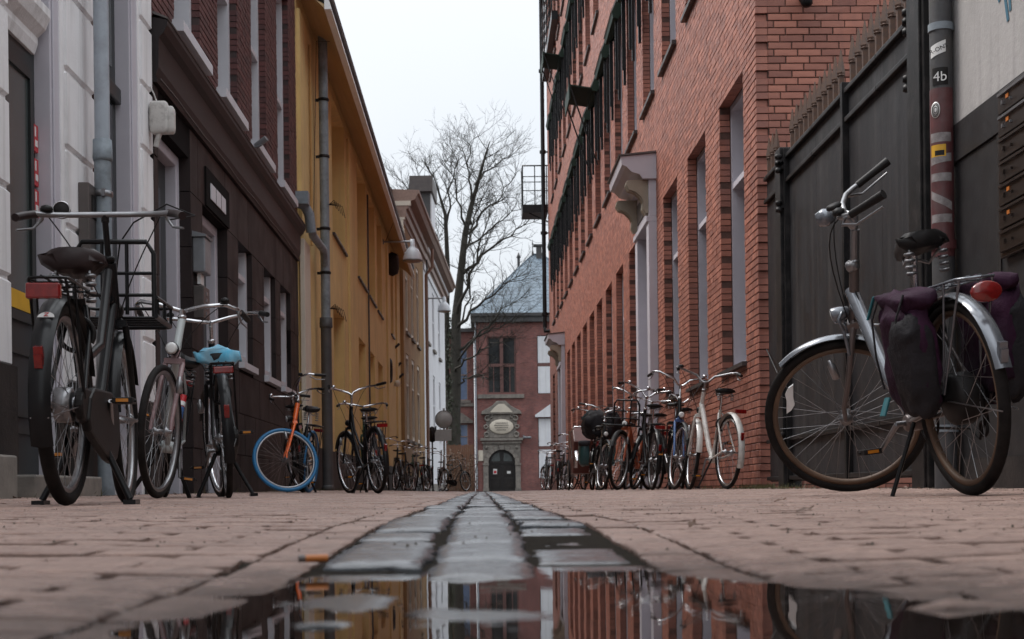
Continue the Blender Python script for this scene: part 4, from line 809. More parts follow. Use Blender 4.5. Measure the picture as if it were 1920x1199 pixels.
# ochre drainpipe with the swan neck from the brick house
t=thing('drainpipe','tall grey drainpipe with a dark cast-iron foot on the corner of the ochre building','pipe',(-2.44,22.95,.1))
q=MB(); q.tube([(0,0,2.7),(0,0,7.42)],.075,14); q.build('upper_pipe','zinc',t)
q=MB(); q.tube([(0,0,0),(0,0,2.72)],.086,14); q.lathe([(.10,2.6),(.105,2.62),(.10,2.76)],(0,0,0),14); q.lathe([(.10,.0),(.105,.06),(.09,.1)],(0,0,0),14); q.build('lower_pipe','castiron',t)
for z in(3.45,4.15,5.3,6.2): q=MB(); q.lathe([(.08,z),(.09,z+.01),(.09,z+.04),(.08,z+.05)],(0,0,0),14); q.cbox((-.08,0,z+.02),(.1,.04,.04)); q.build('pipe_clamp','iron',t)
for z in(2.9,4.55):
    for k in range(5): q=MB(); a=k*.5-.9; q.tube([(.07,-.03,z),(.16+.03*k,-.05+a*.05,z+.06-.02*k),(.20+.03*k,-.05+a*.08,z-.08-.03*k)],.006,4); q.build('cable_tie_end','mblack',t)
q=MB(); q.tube([(-2.62,20.65,4.25),(-2.5,20.78,4.22),(-2.44,20.85,4.1),(-2.42,20.9,3.85)],.075,10); q.tube([(-2.42,20.9,3.95),(-2.42,21.1,3.84),(-2.44,22.7,3.9),(-2.44,22.9,3.7)],.06,10); q.box(-2.6,-2.42,20.55,20.75,4.2,4.38)
tag(q.build('swan_neck_pipe','zinc'),'bent grey gutter outlet running from the dark cornice into the ochre drainpipe','pipe')
q=MB(); FL.bx(q,20.82,21.5,.06,3.75,.02,.09); tag(q.build('corner_strip','cream',bevel=.01),'pale upright board at the seam between dark tiles and ochre wall','board')
# ================================================================ LEFT FAR: SAND + WHITE HOUSES, narrowing the street
SL=.0356
FS=Fac(-2.6,44.,1,dx=SL)
def fy(Y): return 44+(Y-44)*math.hypot(1,SL)
sb=(-2.5,47.3,.1); SB=thing('sand_house','tall sand-coloured house with a deep brown cornice and orange roof tiles','building',sb)
s0,s1,s2=fy(47.2),fy(56.0),fy(69.6)
so_=[(fy(a),fy(a+1.15),z0,z1,.2) for a in(48.0,50.2,52.6) for z0,z1 in((5.45,8.3),(1.85,4.7))]
wall(FS,s0,s1,.6,9.3,so_).build('wall','sand',SB,sb)
q=MB(); FS.bx(q,s0,s1,.03,.6,-.3,.02); q.build('plinth','plinth',SB,sb)
for (a,b_,z0,z1,d) in so_: window(SB,sb,FS,a,b_,z0,z1,.16,'cream','glass','stone',fw=.14,fd=.14,trans=((z0+z1)/2+.4,),so=.08,st=.12)
def cornice(a0,a1,root,base_,zt=9.95):
    q=MB(); FS.prof(q,[(-.4,zt-1.0),(.02,zt-1.0),(.05,zt-.9),(.12,zt-.86),(.12,zt-.62),(.2,zt-.58),(.2,zt-.38),(.42,zt-.30),(.5,zt-.14),(.56,zt-.10),(.56,zt),(-.4,zt+.05)],a0,a1); q.build('cornice','brownwood',root,base_)
cornice(s0,s1,SB,sb); 
q=MB(); FS.bx(q,s0-.02,s0+.12,9.45,9.60,-.42,.28); q.build('end_moulding','cream',SB,sb)
q=MB(); FS.bx(q,s0-.03,s0+.1,8.3,9.0,-.42,.03); FS.bx(q,s0-.04,s0+.1,8.62,8.7,-.42,.06); FS.bx(q,s0-.04,s0+.1,9.0,9.06,-.42,.09); q.build('quoin_block','cream',SB,sb)
for z in(8.32,8.44,8.56): q=MB(); FS.bx(q,s0-.05,s0+.1,z,z+.035,-.42,.07); q.build('quoin_band','cream',SB,sb)
# tiled roof rising behind
q=MB(); FS.prof(q,[(-.3,9.95),(-.45,10.1),(-5,14.8),(-5.2,14.6)],s0-.4,s1); q.build('roof','lead',SB,sb)
for i in range(12):
    for j in range(3):
        q=MB(); o_=-.55-.36*i; z=10.12+.372*i; a=s0-.45+.25*j
        q.add([FS.p(a+.25*u,z+.06+.40*v+.035*math.sin(u*math.pi*1.0),o_-.36*v+.04*(1-v)) for v in(0,1) for u in(0,.25,.5,.75,1)],[(k,k+1,6+k,5+k) for k in range(4)],True)
        q.add([FS.p(a+.25*u,z+.06+w_+.035*math.sin(u*math.pi),o_+.04) for w_ in(-.05,0) for u in(0,.25,.5,.75,1)],[(k,k+1,6+k,5+k) for k in range(4)]); q.build('roof_tile','redtile',SB,sb)
q=MB(); q.add([FS.p(s0-.5,9.9,-.3),FS.p(s0-.5,9.9,-5),FS.p(s0-.5,14.4,-5.)],[(0,1,2)]); q.add([FS.p(s0-.42,9.9,-.3),FS.p(s0-.42,9.9,-5),FS.p(s0-.42,14.4,-5.)],[(0,1,2)]); q.build('gable_board','white_paint',SB,sb)
dm=MB(); FS.bx(dm,fy(60.5),fy(63),10.0,12.65,-.75,.0); d_=dm.build('dormer','castiron',SB,sb)
dm=MB(); FS.bx(dm,fy(60.3),fy(63.2),12.65,13.3,-.85,.12); dm.build('dormer_roof','lead',d_,sb)
dm=MB(); FS.bx(dm,fy(60.6),fy(62.9),10.0,12.6,.0,.05); dm.build('dormer_front','white_far',d_,sb)
wb2=(-2.1,56.,.1); WB=thing('white_tall_house','bright white plastered house front at the far end of the left row','building',wb2)
wo2=[(fy(a),fy(a+1.2),z0,z1,.14) for a in(57.6,61.0,64.8) for z0,z1 in((6.1,8.5),(2.5,5.0))]
wall(FS,s1,s2,.4,9.3,wo2).build('wall','white_far',WB,wb2)
for (a,b_,z0,z1,d) in wo2: window(WB,wb2,FS,a,b_,z0,z1,.13,'white_far','glass','stone',fw=.1,fd=.1,trans=((z0+z1)/2,),so=.1,st=.12)
q=MB(); FS.bx(q,s1,s2,.03,.4,-.3,.02); q.build('plinth','stone',WB,wb2)
cornice(s1,s2,WB,wb2,10.0)
q=MB(); FS.bx(q,s1+.1,s2,8.75,8.98,-.01,.05); FS.bx(q,s1+.1,s2,9.5,9.66,.2,.215); q.build('string_course','white_far',WB,wb2)
q=MB(); FS.prof(q,[(.0,10.02),(-5,13.5),(-5,10.0)],s1,s2); q.build('roof','castiron',WB,wb2)
for i,(a,z0,z1) in enumerate(((55.7,.2,8.95),(56.15,.2,8.6))):
    q=MB(); x,y,_=FS.p(fy(a),0,.14); q.tube([(x,y,z0),(x,y,z1-.5),(x+(.25 if i==0 else 0),y,z1-.2),(x+(.25 if i==0 else 0),y,z1+.5)],.065 if i==0 else .035,8)
    tag(q.build('drainpipe','brownwood' if i==0 else 'castiron'),['brown drainpipe with an offset neck where sand and white houses meet','thin dark cable pipe on the seam of the white house front'][i],'pipe')
# lamps on wall arms
def wall_lamp(wx,y,z,x,r,lab):
    t=thing('wall_lamp',lab,'lamp',(wx,y,z),'white lamps on wall arms'); L_=x-wx
    q=MB(); q.tube([(0,0,.06),(L_,0,.06)],.028,8); q.lathe([(.07,-.03),(.07,.0)],(0.03,0,.06),10,axis='x'); q.build('arm','alu',t)
    q=MB(); q.lathe([(r*.24,.12),(r*.25,-.06),(r*.32,-.10),(r*.62,-.16),(r*.86,-.27),(r,-.42),(r*1.02,-.46),(r*.96,-.46)],(L_,0,.0),24); q.build('lamp_shade','lampw',t)
    q=MB(); q.lathe([(r*.94,-.455),(r*.80,-.50),(.01,-.53)],(L_,0,0),20); q.build('diffuser','lampin',t)
    q=MB(); q.torus((L_,0,-.455),r*.98,.018,24,5,axis='z'); q.build('rim','greyplastic',t)
wall_lamp(-2.6,39.2,6.82,-1.80,.26,'white dome lamp on an arm under the ochre eaves, nearer of the two lamps')
wall_lamp(-2.05,57.5,7.72,-1.40,.26,'white dome lamp on a wall arm in front of the white house, farther one')
# ================================================================ END OF THE ALLEY
YE=102.; eb=(2.,YE,0.); EB=thing('end_building','red brick building with steep blue slate roof closing the end of the alley','building',eb)
FE=Fac(0,YE,1,s0=0,d=(1,0),n=(0,-1))
eo=[(.50,2.55,6.95,11.0,.3),(4.05,6.1,6.9,11.05,.12),(4.05,6.1,.9,5.2,.12),(.50,2.42,-.1,2.98,.6)]
wall(FE,-.40,10,-.3,12.35,eo).build('wall','ebrick',EB,eb)
def cross_window(a0,a1,z0,z1,fm,gm,mid=True,dep=.25,nm='window'):
    q=MB(); fw=.11
    FE.bx(q,a0,a0+fw,z0,z1,-dep,-dep+.12); FE.bx(q,a1-fw,a1,z0,z1,-dep,-dep+.12); FE.bx(q,a0+fw,a1-fw,z1-fw,z1,-dep,-dep+.117); FE.bx(q,a0+fw,a1-fw,z0,z0+fw,-dep,-dep+.117)
    zm=(z0+z1)/2; FE.bx(q,a0+fw,a1-fw,zm-.1,zm+.1,-dep,-dep+.16)
    if mid: am=(a0+a1)/2; FE.bx(q,am-.12,am+.12,z0+fw,z1-fw,-dep,-dep+.14)
    w_=q.build(nm,fm,EB,eb)
    q=MB(); FE.bx(q,a0+.05,a1-.05,z0+.05,z1-.05,-dep-.03,-dep+.01); q.build('pane',gm,w_,eb); return w_
M['redframe']=mat('oxblood_frame',(.16,.075,.065),(.12,.055,.05),rough=.5)
cross_window(.50,2.55,6.95,11.0,'redframe','glass')
for (a,b_,z0,z1) in((.50,1.4,6.95,8.85),(1.65,2.55,6.95,8.85)):
    q=MB(); FE.bx(q,a+.1,b_-.1,z1-.0,z1+.06,-.13,-.1); FE.bx(q,(a+b_)/2-.03,(a+b_)/2+.03,z0,z1,-.16,-.13); q.build('glazing_bar','redframe',EB,eb)
q=MB(); FE.bx(q,-.2,3.1,6.62,6.9,-.05,.16); q.build('sill','stone',EB,eb)
for (z0,z1) in((6.95,8.85),(9.1,11.0),(.95,2.95),(3.2,5.15)):
    q=MB(); FE.bx(q,4.1,6.05,z0,z1,-.11,-.05); q.build('white_shutter','white_far',EB,eb)
q=MB(); FE.bx(q,4.05,6.1,8.86,9.09,-.11,-.04); FE.bx(q,4.05,6.1,2.96,3.19,-.11,-.04); q.build('shutter_rail','redframe',EB,eb)
q=MB(); q.prism([(3.85,5.25),(6.3,5.25),(6.3,5.4),(5.07,6.25),(3.85,5.4)],lambda a,z,h:FE.p(a,z,h),-.05,.25); q.build('pediment','white_far',EB,eb)
# eaves and gutter, roof
q=MB(); FE.bx(q,-.55,10.2,12.0,12.4,-.1,.3); FE.bx(q,-.6,10.2,12.4,12.62,-.1,.42); q.build('eaves','castiron',EB,eb)
r0,r1,yb0,yb1=-.65,9.3,YE-.4,YE+9.5; zE,zA=12.6,17.55; A1,A2=(4.0,YE+4.6,zA),(4.75,YE+4.6,zA)
q=MB(); q.add([(r0,yb0,zE),(r1,yb0,zE),(r1,yb1,zE),(r0,yb1,zE),A1,A2],[(0,1,5,4),(1,2,5),(2,3,4,5),(3,0,4)]); q.build('roof','slate',EB,eb)
q=MB(); q.tube([(r0,yb0,zE),A1],.05,6); q.tube([(r1,yb0,zE),A2],.05,6); q.tube([A1,A2],.06,6); q.build('ridge','slate',EB,eb)
for a in(A1,A2): q=MB(); q.lathe([(.14,-.25),(.10,.0),(.03,.3),(.03,.7),(.07,.75),(.03,.85),(.01,1.1)],a,8); q.build('finial','castiron',EB,eb)
q=MB(); q.box(4.25,4.65,YE+4.2,YE+4.7,17.0,18.1); q.box(4.05,4.85,YE+4.1,YE+4.8,18.1,18.22); q.build('chimney','castiron',EB,eb)
q=MB(); q.box(2.9,3.1,YE+6.4,YE+6.7,14.0,17.7); q.lathe([(.18,17.6),(.1,17.8),(.04,18.0)],(3.0,YE+6.5,0),6); q.build('vent_stack','castiron',EB,eb)
# drainpipe white-ish
q=MB(); q.tube([(-.32,YE-.15,.2),(-.32,YE-.15,12.2)],.06,6); tag(q.build('drainpipe','zinc_pale'),'pale thin drainpipe at the left corner of the end building','pipe')
# stone portal
cx,zs,ri=1.46,2.02,.96
q=MB()
for sgn in(-1,1):
    x0_,x1_=sorted((cx+sgn*ri,cx+sgn*(ri+.36))); FE.bx(q,x0_,x1_,-.1,zs-.14,-.2,.14); FE.bx(q,x0_-.04,x1_+.04,zs-.14,zs,-.2,.2); FE.bx(q,x0_-.04,x1_+.04,-.1,.25,-.2,.2)
q.build('portal_jamb','stone',EB,eb)
for k in range(9):
    a0=math.pi*k/9+.012; a1=math.pi*(k+1)/9-.012; q=MB()
    pl=[(cx+ri*math.cos(a0),zs+ri*math.sin(a0)),(cx+(ri+.33)*math.cos(a0),zs+(ri+.33)*math.sin(a0)),(cx+(ri+.33)*math.cos(a1),zs+(ri+.33)*math.sin(a1)),(cx+ri*math.cos(a1),zs+ri*math.sin(a1))]
    q.prism(pl,lambda a,z,h:FE.p(a,z,h),-.2,.17 if k!=4 else .24); q.build('arch_stone','stone',EB,eb)
q=MB(); FE.bx(q,cx-1.4,cx+1.4,3.42,3.55,-.1,.22); FE.bx(q,cx-1.32,cx+1.32,3.36,3.42,-.1,.16); FE.bx(q,cx-1.5,cx+1.5,3.62,3.80,-.1,.34); q.build('portal_cornice','stone',EB,eb)
for sgn in(-1,1): # spandrels
    q=MB(); pl=[(cx+sgn*1.32,2.2)]+[(cx+sgn*(ri+.34)*math.cos(t),zs+(ri+.34)*math.sin(t)) for t in(0.15,.4,.65,.9,1.15,1.4,1.57)]+[(cx,3.36),(cx+sgn*1.32,3.36)]
    q.prism(pl,lambda a,z,h:FE.p(a,z,h),-.1,.09); q.build('spandrel','stone',EB,eb)
    q=MB(); q.lathe([(.14,-.02),(.12,.06),(.02,.09)],FE.p(cx+sgn*1.08,3.12,.1),10,axis='y'); q.build('rosette','stone',EB,eb)
q=MB(); pl=[(cx-ri,-.1),(cx+ri,-.1)]+[(cx+ri*math.cos(math.pi*k/12),zs+ri*math.sin(math.pi*k/12)) for k in range(13)]
q.prism(pl,lambda a,z,h:FE.p(a,z,h),-.35,-.2); dr=q.build('double_door','far_door',EB,eb)
for sgn in(-1,1):
    q=MB(); q.prism([(cx+sgn*.12,zs+.14)]+[(cx+sgn*(.12+.62*math.cos(t)),zs+.14+.60*math.sin(t)) for t in(0,.3,.6,.9,1.2,1.5)],lambda a,z,h:FE.p(a,z,h),-.2,-.185); q.build('fanlight_pane','glass_soft',dr,eb)
    q=MB()
    for (z0,z1) in((.2,.9),(1.05,1.9)): FE.bx(q,*sorted((cx+sgn*.15,cx+sgn*.8)),z0,z1,-.2,-.17)
    q.build('door_panel','plinth',dr,eb)
q=MB(); FE.bx(q,cx-.04,cx+.04,0,zs+.1,-.2,-.14); FE.bx(q,cx-ri,cx+ri,zs-.03,zs+.07,-.2,-.13); q.build('door_rail','far_door',dr,eb)
q=MB(); FE.bx(q,cx-.62,cx-.35,1.25,1.62,-.168,-.155); q.build('notice','white',dr,eb); q=MB(); FE.bx(q,cx-.58,cx-.39,1.3,1.5,-.155,-.15); q.build('notice_print','red',dr,eb)
q=MB(); FE.bx(q,cx+.36,cx+.62,1.28,1.46,-.168,-.155); q.build('notice','white',dr,eb)
# cartouche with carved inscription
q=MB(); pl=[(cx-1.25,3.82),(cx+1.25,3.82),(cx+1.2,4.1),(cx+1.0,4.4),(cx+1.1,4.9),(cx+.95,5.45),(cx-.95,5.45),(cx-1.1,4.9),(cx-1.0,4.4),(cx-1.2,4.1)]
q.prism(pl,lambda a,z,h:FE.p(a,z,h),-.05,.12); ct=q.build('cartouche','stone',EB,eb,bevel=.03)
q=MB(); q.lathe([(.8,0),(.86,.05),(.8,.09),(.74,.06)],(0,0,0),26,axis='y'); o=q.build('oval_plaque','cream',ct); p=FE.p(cx,4.6,.20); o.location=(p[0]-eb[0],p[1]-eb[1],p[2]-eb[2]); o.scale=(1,.6,.62)
q=MB()
for i,(z,w_) in enumerate(((4.86,.42),(4.70,.5),(4.54,.46),(4.38,.34))):
    x=-w_
    while x<w_:
        l_=random.uniform(.03,.07); FE.bx(q,cx+x,cx+x+l_,z-.04,z+.035,.205,.225); x+=l_+.028
q.build('carved_lettering','stone',ct,eb)
q=MB()
for sgn in(-1,1):
    for (a,z,r_) in((1.05,4.05,.16),(.98,5.2,.17),(1.1,4.6,.12),(.75,5.35,.12)): q.torus((cx+sgn*a,YE-.16,z),r_,.06,14,6)
q.build('scrollwork','stone',ct,eb)
q=MB(); q.prism([(cx-1.45,5.48),(cx+1.45,5.48),(cx+1.35,5.72),(cx+.7,6.05),(cx+.3,6.42),(cx-.3,6.42),(cx-.7,6.05),(cx-1.35,5.72)],lambda a,z,h:FE.p(a,z,h),-.05,.28)
q.build('crest_pediment','stone',ct,eb,bevel=.04)
q=MB(); q.prism([(cx-.8,5.62),(cx+.8,5.62),(cx+.5,5.95),(cx+.2,6.2),(cx-.2,6.2),(cx-.5,5.95)],lambda a,z,h:FE.p(a,z,h),.28,.30); q.build('crest_field','cream',ct,eb)
q=MB(); FE.bx(q,-.2,.15,2.2,2.95,0,.05); tag(q.build('wall_sign','cream'),'small upright yellowish sign left of the arched stone doorway','sign')
q=MB(); FE.bx(q,2.98,3.08,3.75,3.98,0,.3); q.tube([FE.p(3.05,3.82,.3),FE.p(3.55,3.80,.4)],.09,8); tag(q.build('security_camera','greyplastic'),'white security camera on the brick wall right of the arched doorway','camera')
# left wing
q_o=[(-1.76,-.90,6.6,10.25,.2),(-1.78,-.92,3.1,4.9,.2),(-1.78,-.92,.9,2.4,.2)]
FE2=Fac(0,YE+1.5,1,s0=0,d=(1,0),n=(0,-1))
wbs=(-2.,YE+1.5,0.); WG=thing('side_wing','lower red brick wing with windows coloured like a blue sky reflection left of the end building','building',wbs)
wall(FE2,-9,-.45,-.3,11.5,q_o).build('wall','ebrick',WG,wbs)
q=MB(); FE2.bx(q,-9,-.3,11.5,11.75,-3,.2); q.build('gutter','castiron',WG,wbs)
for (a,b_,z0,z1,d) in q_o: window(WG,wbs,FE2,a,b_,z0,z1,.15,'brownwood','glass_sky','stone',fw=.06,fd=.08,trans=((z0+z1)/2,),so=.15,st=.2,sx=.2)
q=MB(); q.prism([(-2.2,4.95),(-.55,4.95),(-.55,5.1),(-1.36,5.7),(-2.2,5.1)],lambda a,z,h:FE2.p(a,z,h),0,.25); q.build('pediment','stone',WG,wbs)
q=MB(); FE2.bx(q,-2.3,-.5,6.15,6.4,0,.12); q.build('string_course','stone',WG,wbs)
# brown fence and winter hedge under the tree
fe=thing('wooden_fence','rusty brown timber fence with hedge at the foot of the bare tree','fence',(-1.5,88,0))
for i in range(14):
    q=MB(); x=-2.2+.125*i; q.box(x,x+.115,88-.02,88+.02+.01*(i%2),-.1,2.9+.03*math.sin(i*2.1)); q.build('plank','roofwood',fe,(-1.5,88,0))
q=MB(); rr_=random.Random(5)
for i in range(2600):
    x=rr_.uniform(-2.35,-.2); y=rr_.uniform(86.2,87.6); zmx=2.5 if x<-1.2 else 2.1; z=rr_.uniform(-.1,zmx)+.2*math.sin(x*9); s_=rr_.uniform(.02,.05)
    a,b_=rr_.uniform(0,6.28),rr_.uniform(-1.2,1.2); d=Vector((math.cos(a)*math.cos(b_),math.sin(a)*math.cos(b_),math.sin(b_)))*s_; e=Vector((-math.sin(a),math.cos(a),rr_.uniform(-.5,.5)))*s_*.7
    p=Vector((x,y,z)); q.add([p-d,p+e,p+d,p-e],[(0,1,2,3)])
hd=thing('hedge','reddish-brown winter hedge in front of the end building left of the arched door','hedge',(-1.2,87,0)); q.build('foliage','hedge',hd,(-1.2,87,0))['kind']='stuff'
q=MB()
for i in range(26):
    x=-2.3+.085*i; q.tube([(x,87,-.1),(x+rr_.uniform(-.1,.1),87+rr_.uniform(-.3,.3),1.2),(x+rr_.uniform(-.2,.2),87,2.3)],.012,4)
q.build('stems','bark',hd,(-1.2,87,0))
# ================================================================ BARE TREE
tb=(-1.75,92.,0.); TR=thing('bare_tree','tall leafless tree with ivy on its trunk standing before the end building','tree',tb)
rt=random.Random(11)
def limb(pts,r0,r1,n=7): 
    m=len(pts); q=MB(); q.tube(pts,[r0+(r1-r0)*i/(m-1) for i in range(m)],n); return q
def curve(p0,p1,k=6,w_=.35,up=.0):
    p0,p1=Vector(p0),Vector(p1); o=[]
    for i in range(k+1):
        t=i/k; p=p0.lerp(p1,t); p.z+=up*math.sin(t*math.pi); 
        if 0<i<k: p+=Vector((rt.gauss(0,w_),rt.gauss(0,w_),rt.gauss(0,w_*.5)))
        o.append(p)
    return o
Y=92.
main=[(-1.75,Y,-.2),(-1.72,Y,2),(-1.66,Y,5),(-1.55,Y,8),(-1.50,Y,11),(-1.15,Y,14),(-.85,Y+.2,16.5),(-.45,Y+.3,18.3),(-.0,Y+.3,19.8),(.4,Y+.2,21.2),(.8,Y,22.4)]
q=MB(); q.tube(main[:5],[.50,.42,.39,.36,.31],12); q.build('trunk','bark',TR,tb)
q=MB(); q.tube(main[4:],[.31,.24,.20,.16,.12,.08,.03],9); q.build('limb','bark',TR,tb)
second=[(-1.95,Y,4.5),(-2.2,Y+.3,8),(-2.1,Y+.4,11.5),(-2.0,Y+.4,14.5),(-2.1,Y+.5,17.8),(-2.5,Y+.5,19.2),(-2.9,Y+.4,20.6)]
q=MB(); q.tube(second,[.24,.22,.19,.16,.12,.07,.03],9); q.build('limb','bark',TR,tb)
specs=[((-1.5,Y,11.0),(-.2,Y-2,14.5),(.9,Y-2.5,18.3),.15),((-.9,Y,16.4),(.6,Y+1,18.6),(2.6,Y+1,21.6),.11),((-1.2,Y,13.8),(1.2,Y-1,16.2),(3.5,Y-1.5,17.4),.12),
((-1.5,Y,10.2),(.3,Y-2,12.2),(2.4,Y-2.5,13.4),.13),((-1.5,Y,9.0),(.6,Y-2,10.2),(2.2,Y-3,10.6),.10),((-2.1,Y+.4,12),(-3.2,Y,16),(-4.9,Y,20.6),.12),((-2.0,Y+.4,14.5),(-3.1,Y+1,18.2),(-4.2,Y+1,22.6),.10),
((-2.1,Y+.5,16.8),(-1.7,Y+1,20),(-1.5,Y+1,23.3),.10),((-.45,Y,18.7),(-.7,Y-.6,21.3),(-.4,Y-1,23.8),.09),((-.85,Y,16.5),(-1.4,Y-1,19.6),(-2.1,Y-1.2,22.6),.10),((-.2,Y,19.6),(1.0,Y,21.4),(2.3,Y,23.0),.08),
((-1.6,Y,7.5),(-.4,Y-2.5,9.0),(1.6,Y-3.5,9.4),.09),((-1.6,Y,6.8),(-.6,Y-2,7.6),(.6,Y-3.4,6.9),.07),((-1.5,Y,9.6),(-.6,Y-1,13.4),(.2,Y-2,16.2),.09),((-2.1,Y,10.5),(-3.6,Y,13.6),(-4.4,Y,16.6),.09),((-1.1,Y,14.6),(-.2,Y+1,18.),(.5,Y+1.4,20.6),.10),
((-1.6,Y,8.2),(-.2,Y-3,9.9),(2.6,Y-4,12.0),.09),((-1.0,Y,15.4),(1.4,Y+1,17.6),(3.2,Y+1,19.4),.09),((-2.0,Y,13.2),(-3.5,Y-1,17.0),(-5.0,Y-1,19.2),.08)]
tw=MB(); ntw=0
def twig(p,d,r,l_,dep):
    global ntw
    k=3; pts=[Vector(p)]; dd=Vector(d).normalized()
    for i in range(k):
        dd=(dd+Vector((rt.gauss(0,.16),rt.gauss(0,.16),rt.gauss(.05,.12)))).normalized(); pts.append(pts[-1]+dd*l_/k)
    tw.tube(pts,[r,r*.85,r*.7,r*.5],4 if r>.02 else 3,caps=False); ntw+=1
    if dep<=0: return
    for i in range(rt.choice((2,2,3))):
        t=rt.randint(1,k); b_=pts[t]; nd=(dd+Vector((rt.gauss(0,.62),rt.gauss(0,.5),rt.gauss(.12,.42)))).normalized()
        twig(b_,nd,max(r*.6,.0065),l_*rt.uniform(.6,.85),dep-1)
for (a,b_,c,r_) in specs:
    a,b_,c=Vector(a),Vector(b_),Vector(c); c=c-Vector((c.x*.08,0,(c.z-14)*.15 if c.z>14 else 0)); b_=b_-Vector((0,0,(b_.z-14)*.08 if b_.z>14 else 0)); P=[]; n=10
    for i in range(n+1):
        t=i/n; p=a*(1-t)**2+b_*2*t*(1-t)+c*t*t
        if 0<i: p+=Vector((rt.gauss(0,.10),rt.gauss(0,.1),rt.gauss(0,.08)))
        P.append(p)
    q=MB(); q.tube(P,[r_+(.018-r_)*(i/n)**.8 for i in range(n+1)],6); q.build('branch','bark',TR,tb)
    for i in range(3,n+1):
        for j in range(2 if i<n else 3):
            d=(P[i]-P[i-1]).normalized()+Vector((rt.gauss(0,.75),rt.gauss(0,.5),rt.gauss(.25,.45)))
            twig(P[i],d,r_*.26*(1-.4*i/n)+.005,rt.uniform(.8,1.4),3)
for L3 in(main[6:],second[3:]):
    for i in range(1,len(L3)):
        for j in range(4):
            d=Vector(L3[i])-Vector(L3[i-1]); d=d.normalized()+Vector((rt.gauss(0,.8),rt.gauss(0,.5),rt.gauss(.1,.4))); twig(Vector(L3[i-1]).lerp(Vector(L3[i]),rt.random()),d,.03,1.5,3)
tw.build('twigs','bark',TR,tb)['kind']='stuff'
q=MB(); q.blob((-.62,Y+.2,17.3),(.42,.4,.36),14,9,.9,.15,3,crump=.06); tag(q.build('bird_nest','bark'),'dark clump of a bird nest in a high fork of the bare tree','nest')
q=MB()
for i in range(5200):
    z=rt.uniform(-.1,11.5); a=rt.uniform(0,6.28); rr_=.45 if z<6 else .38; bx0=(-1.72 if rt.random()<.6 else -2.05); rd=rr_*rt.uniform(.85,1.25)*(1-z/30)
    p=Vector((bx0+rd*math.cos(a),Y+rd*math.sin(a),z)); s_=rt.uniform(.03,.07); b_=rt.uniform(-1,1); d=Vector((math.cos(a+1.5),math.sin(a+1.5),b_))*s_; e=Vector((0,rt.uniform(-.5,.5),1))*s_
    if rt.random()<1.2-z/12: q.add([p-d,p-e,p+d,p+e],[(0,1,2,3)])
q.build('ivy','ivy',TR,tb)['kind']='stuff'
# ================================================================ ROAD SIGN (seen from behind), marker post
t=thing('road_sign','round road sign with a square plate below seen from behind beside the parked bicycles','sign',(-1.25,49,.05))
q=MB(); q.tube([(0,0,0),(0,0,2.85)],.038,10); q.build('pole','disc',t)
q=MB(); q.lathe([(.30,-.012),(.305,0),(.30,.012)],(0,-.06,2.47),30,axis='y'); d_=q.build('sign_disc','disc',t)
q=MB(); q.torus((0,-.073,2.47),.295,.010,30,5); q.build('disc_rim','lead',d_)
q=MB(); q.box(-.31,.25,-.075,-.05,1.74,2.13); q.build('sign_plate','disc',t,bevel=.01)
for z in(2.3,2.62,1.85,2.04): q=MB(); q.cbox((0,-.03,z),(.14,.05,.03)); q.build('clamp','alu',t)
q=MB(); q.tube([(-1.42,49.4,.05),(-1.36,49.4,1.5)],.03,6); tag(q.build('marker_post','white_far'),'thin white post standing left of the round road sign','post')
q=MB(); q.tube([(-1.62,48,.05),(-1.62,48,1.9),(-1.5,48,2.15),(-1.5,48,2.25)],.03,6); q.lathe([(.01,1.7),(.09,1.75),(.09,2.2),(.01,2.25)],(-1.62,48,0),10); tag(q.build('bell_post','iron'),'black post with a rounded head left of the road sign','post')
# ================================================================ BICYCLES
_c={}
def cm(key,fn):
    if key not in _c: _c[key]=fn()
    return _c[key]
def tyre_mesh(Rw,r,lv): mb=MB(); mb.torus((0,0,0),Rw-r,r,{0:56,1:32,2:18}[lv],{0:10,1:7,2:5}[lv]); return mb.mesh('tyre')
def rim_mesh(Rw,r,lv):
    mb=MB(); n={0:56,1:32,2:18}[lv]; ro=Rw-2*r+.006; ri=ro-.022; w_=.013; vs=[]
    pr=[(ro,-w_),(ri+.006,-w_),(ri,-.007),(ri,.007),(ri+.006,w_),(ro,w_)]; k=len(pr)
    for i in range(n):
        a=2*math.pi*i/n
        for (p,h) in pr: vs.append((p*math.cos(a),h,p*math.sin(a)))
    mb.add(vs,[(i*k+j,((i+1)%n)*k+j,((i+1)%n)*k+(j+1)%k,i*k+(j+1)%k) for i in range(n) for j in range(k)],True); return mb.mesh('wheel')
def spoke_mesh(Rw,r,lv,rh):
    mb=MB(); n={0:36,1:28,2:12}[lv]; ro=Rw-2*r-.012; th=.0013 if lv==0 else .0018 if lv==1 else .003
    for i in range(n):
        a=2*math.pi*i/n; s_=1 if i%2 else -1; da=(.95 if (i//2)%2 else -.95)
        p0=(rh*math.cos(a+da),s_*.028,rh*math.sin(a+da)); p1=(ro*math.cos(a),0,ro*math.sin(a)); mb.tube([p0,p1],th,3,caps=False)
    return mb.mesh('spokes')
def hub_mesh(rh,big=False):
    mb=MB()
    if big: mb.lathe([(.02,-.07),(.05,-.06),(.085,-.045),(.095,-.03),(.095,.03),(.08,.045),(.05,.05),(.02,.07)],(0,0,0),28,axis='y'); mb.lathe([(.055,-.075),(.06,-.06),(.05,-.055)],(0,0,0),20,axis='y')
    else: mb.lathe([(.006,-.062),(.010,-.06),(.012,-.045),(rh+.004,-.034),(rh+.004,-.028),(.014,-.02),(.014,.02),(rh+.004,.028),(rh+.004,.034),(.012,.045),(.010,.06),(.006,.062)],(0,0,0),14,axis='y')
    return mb.mesh('hub')
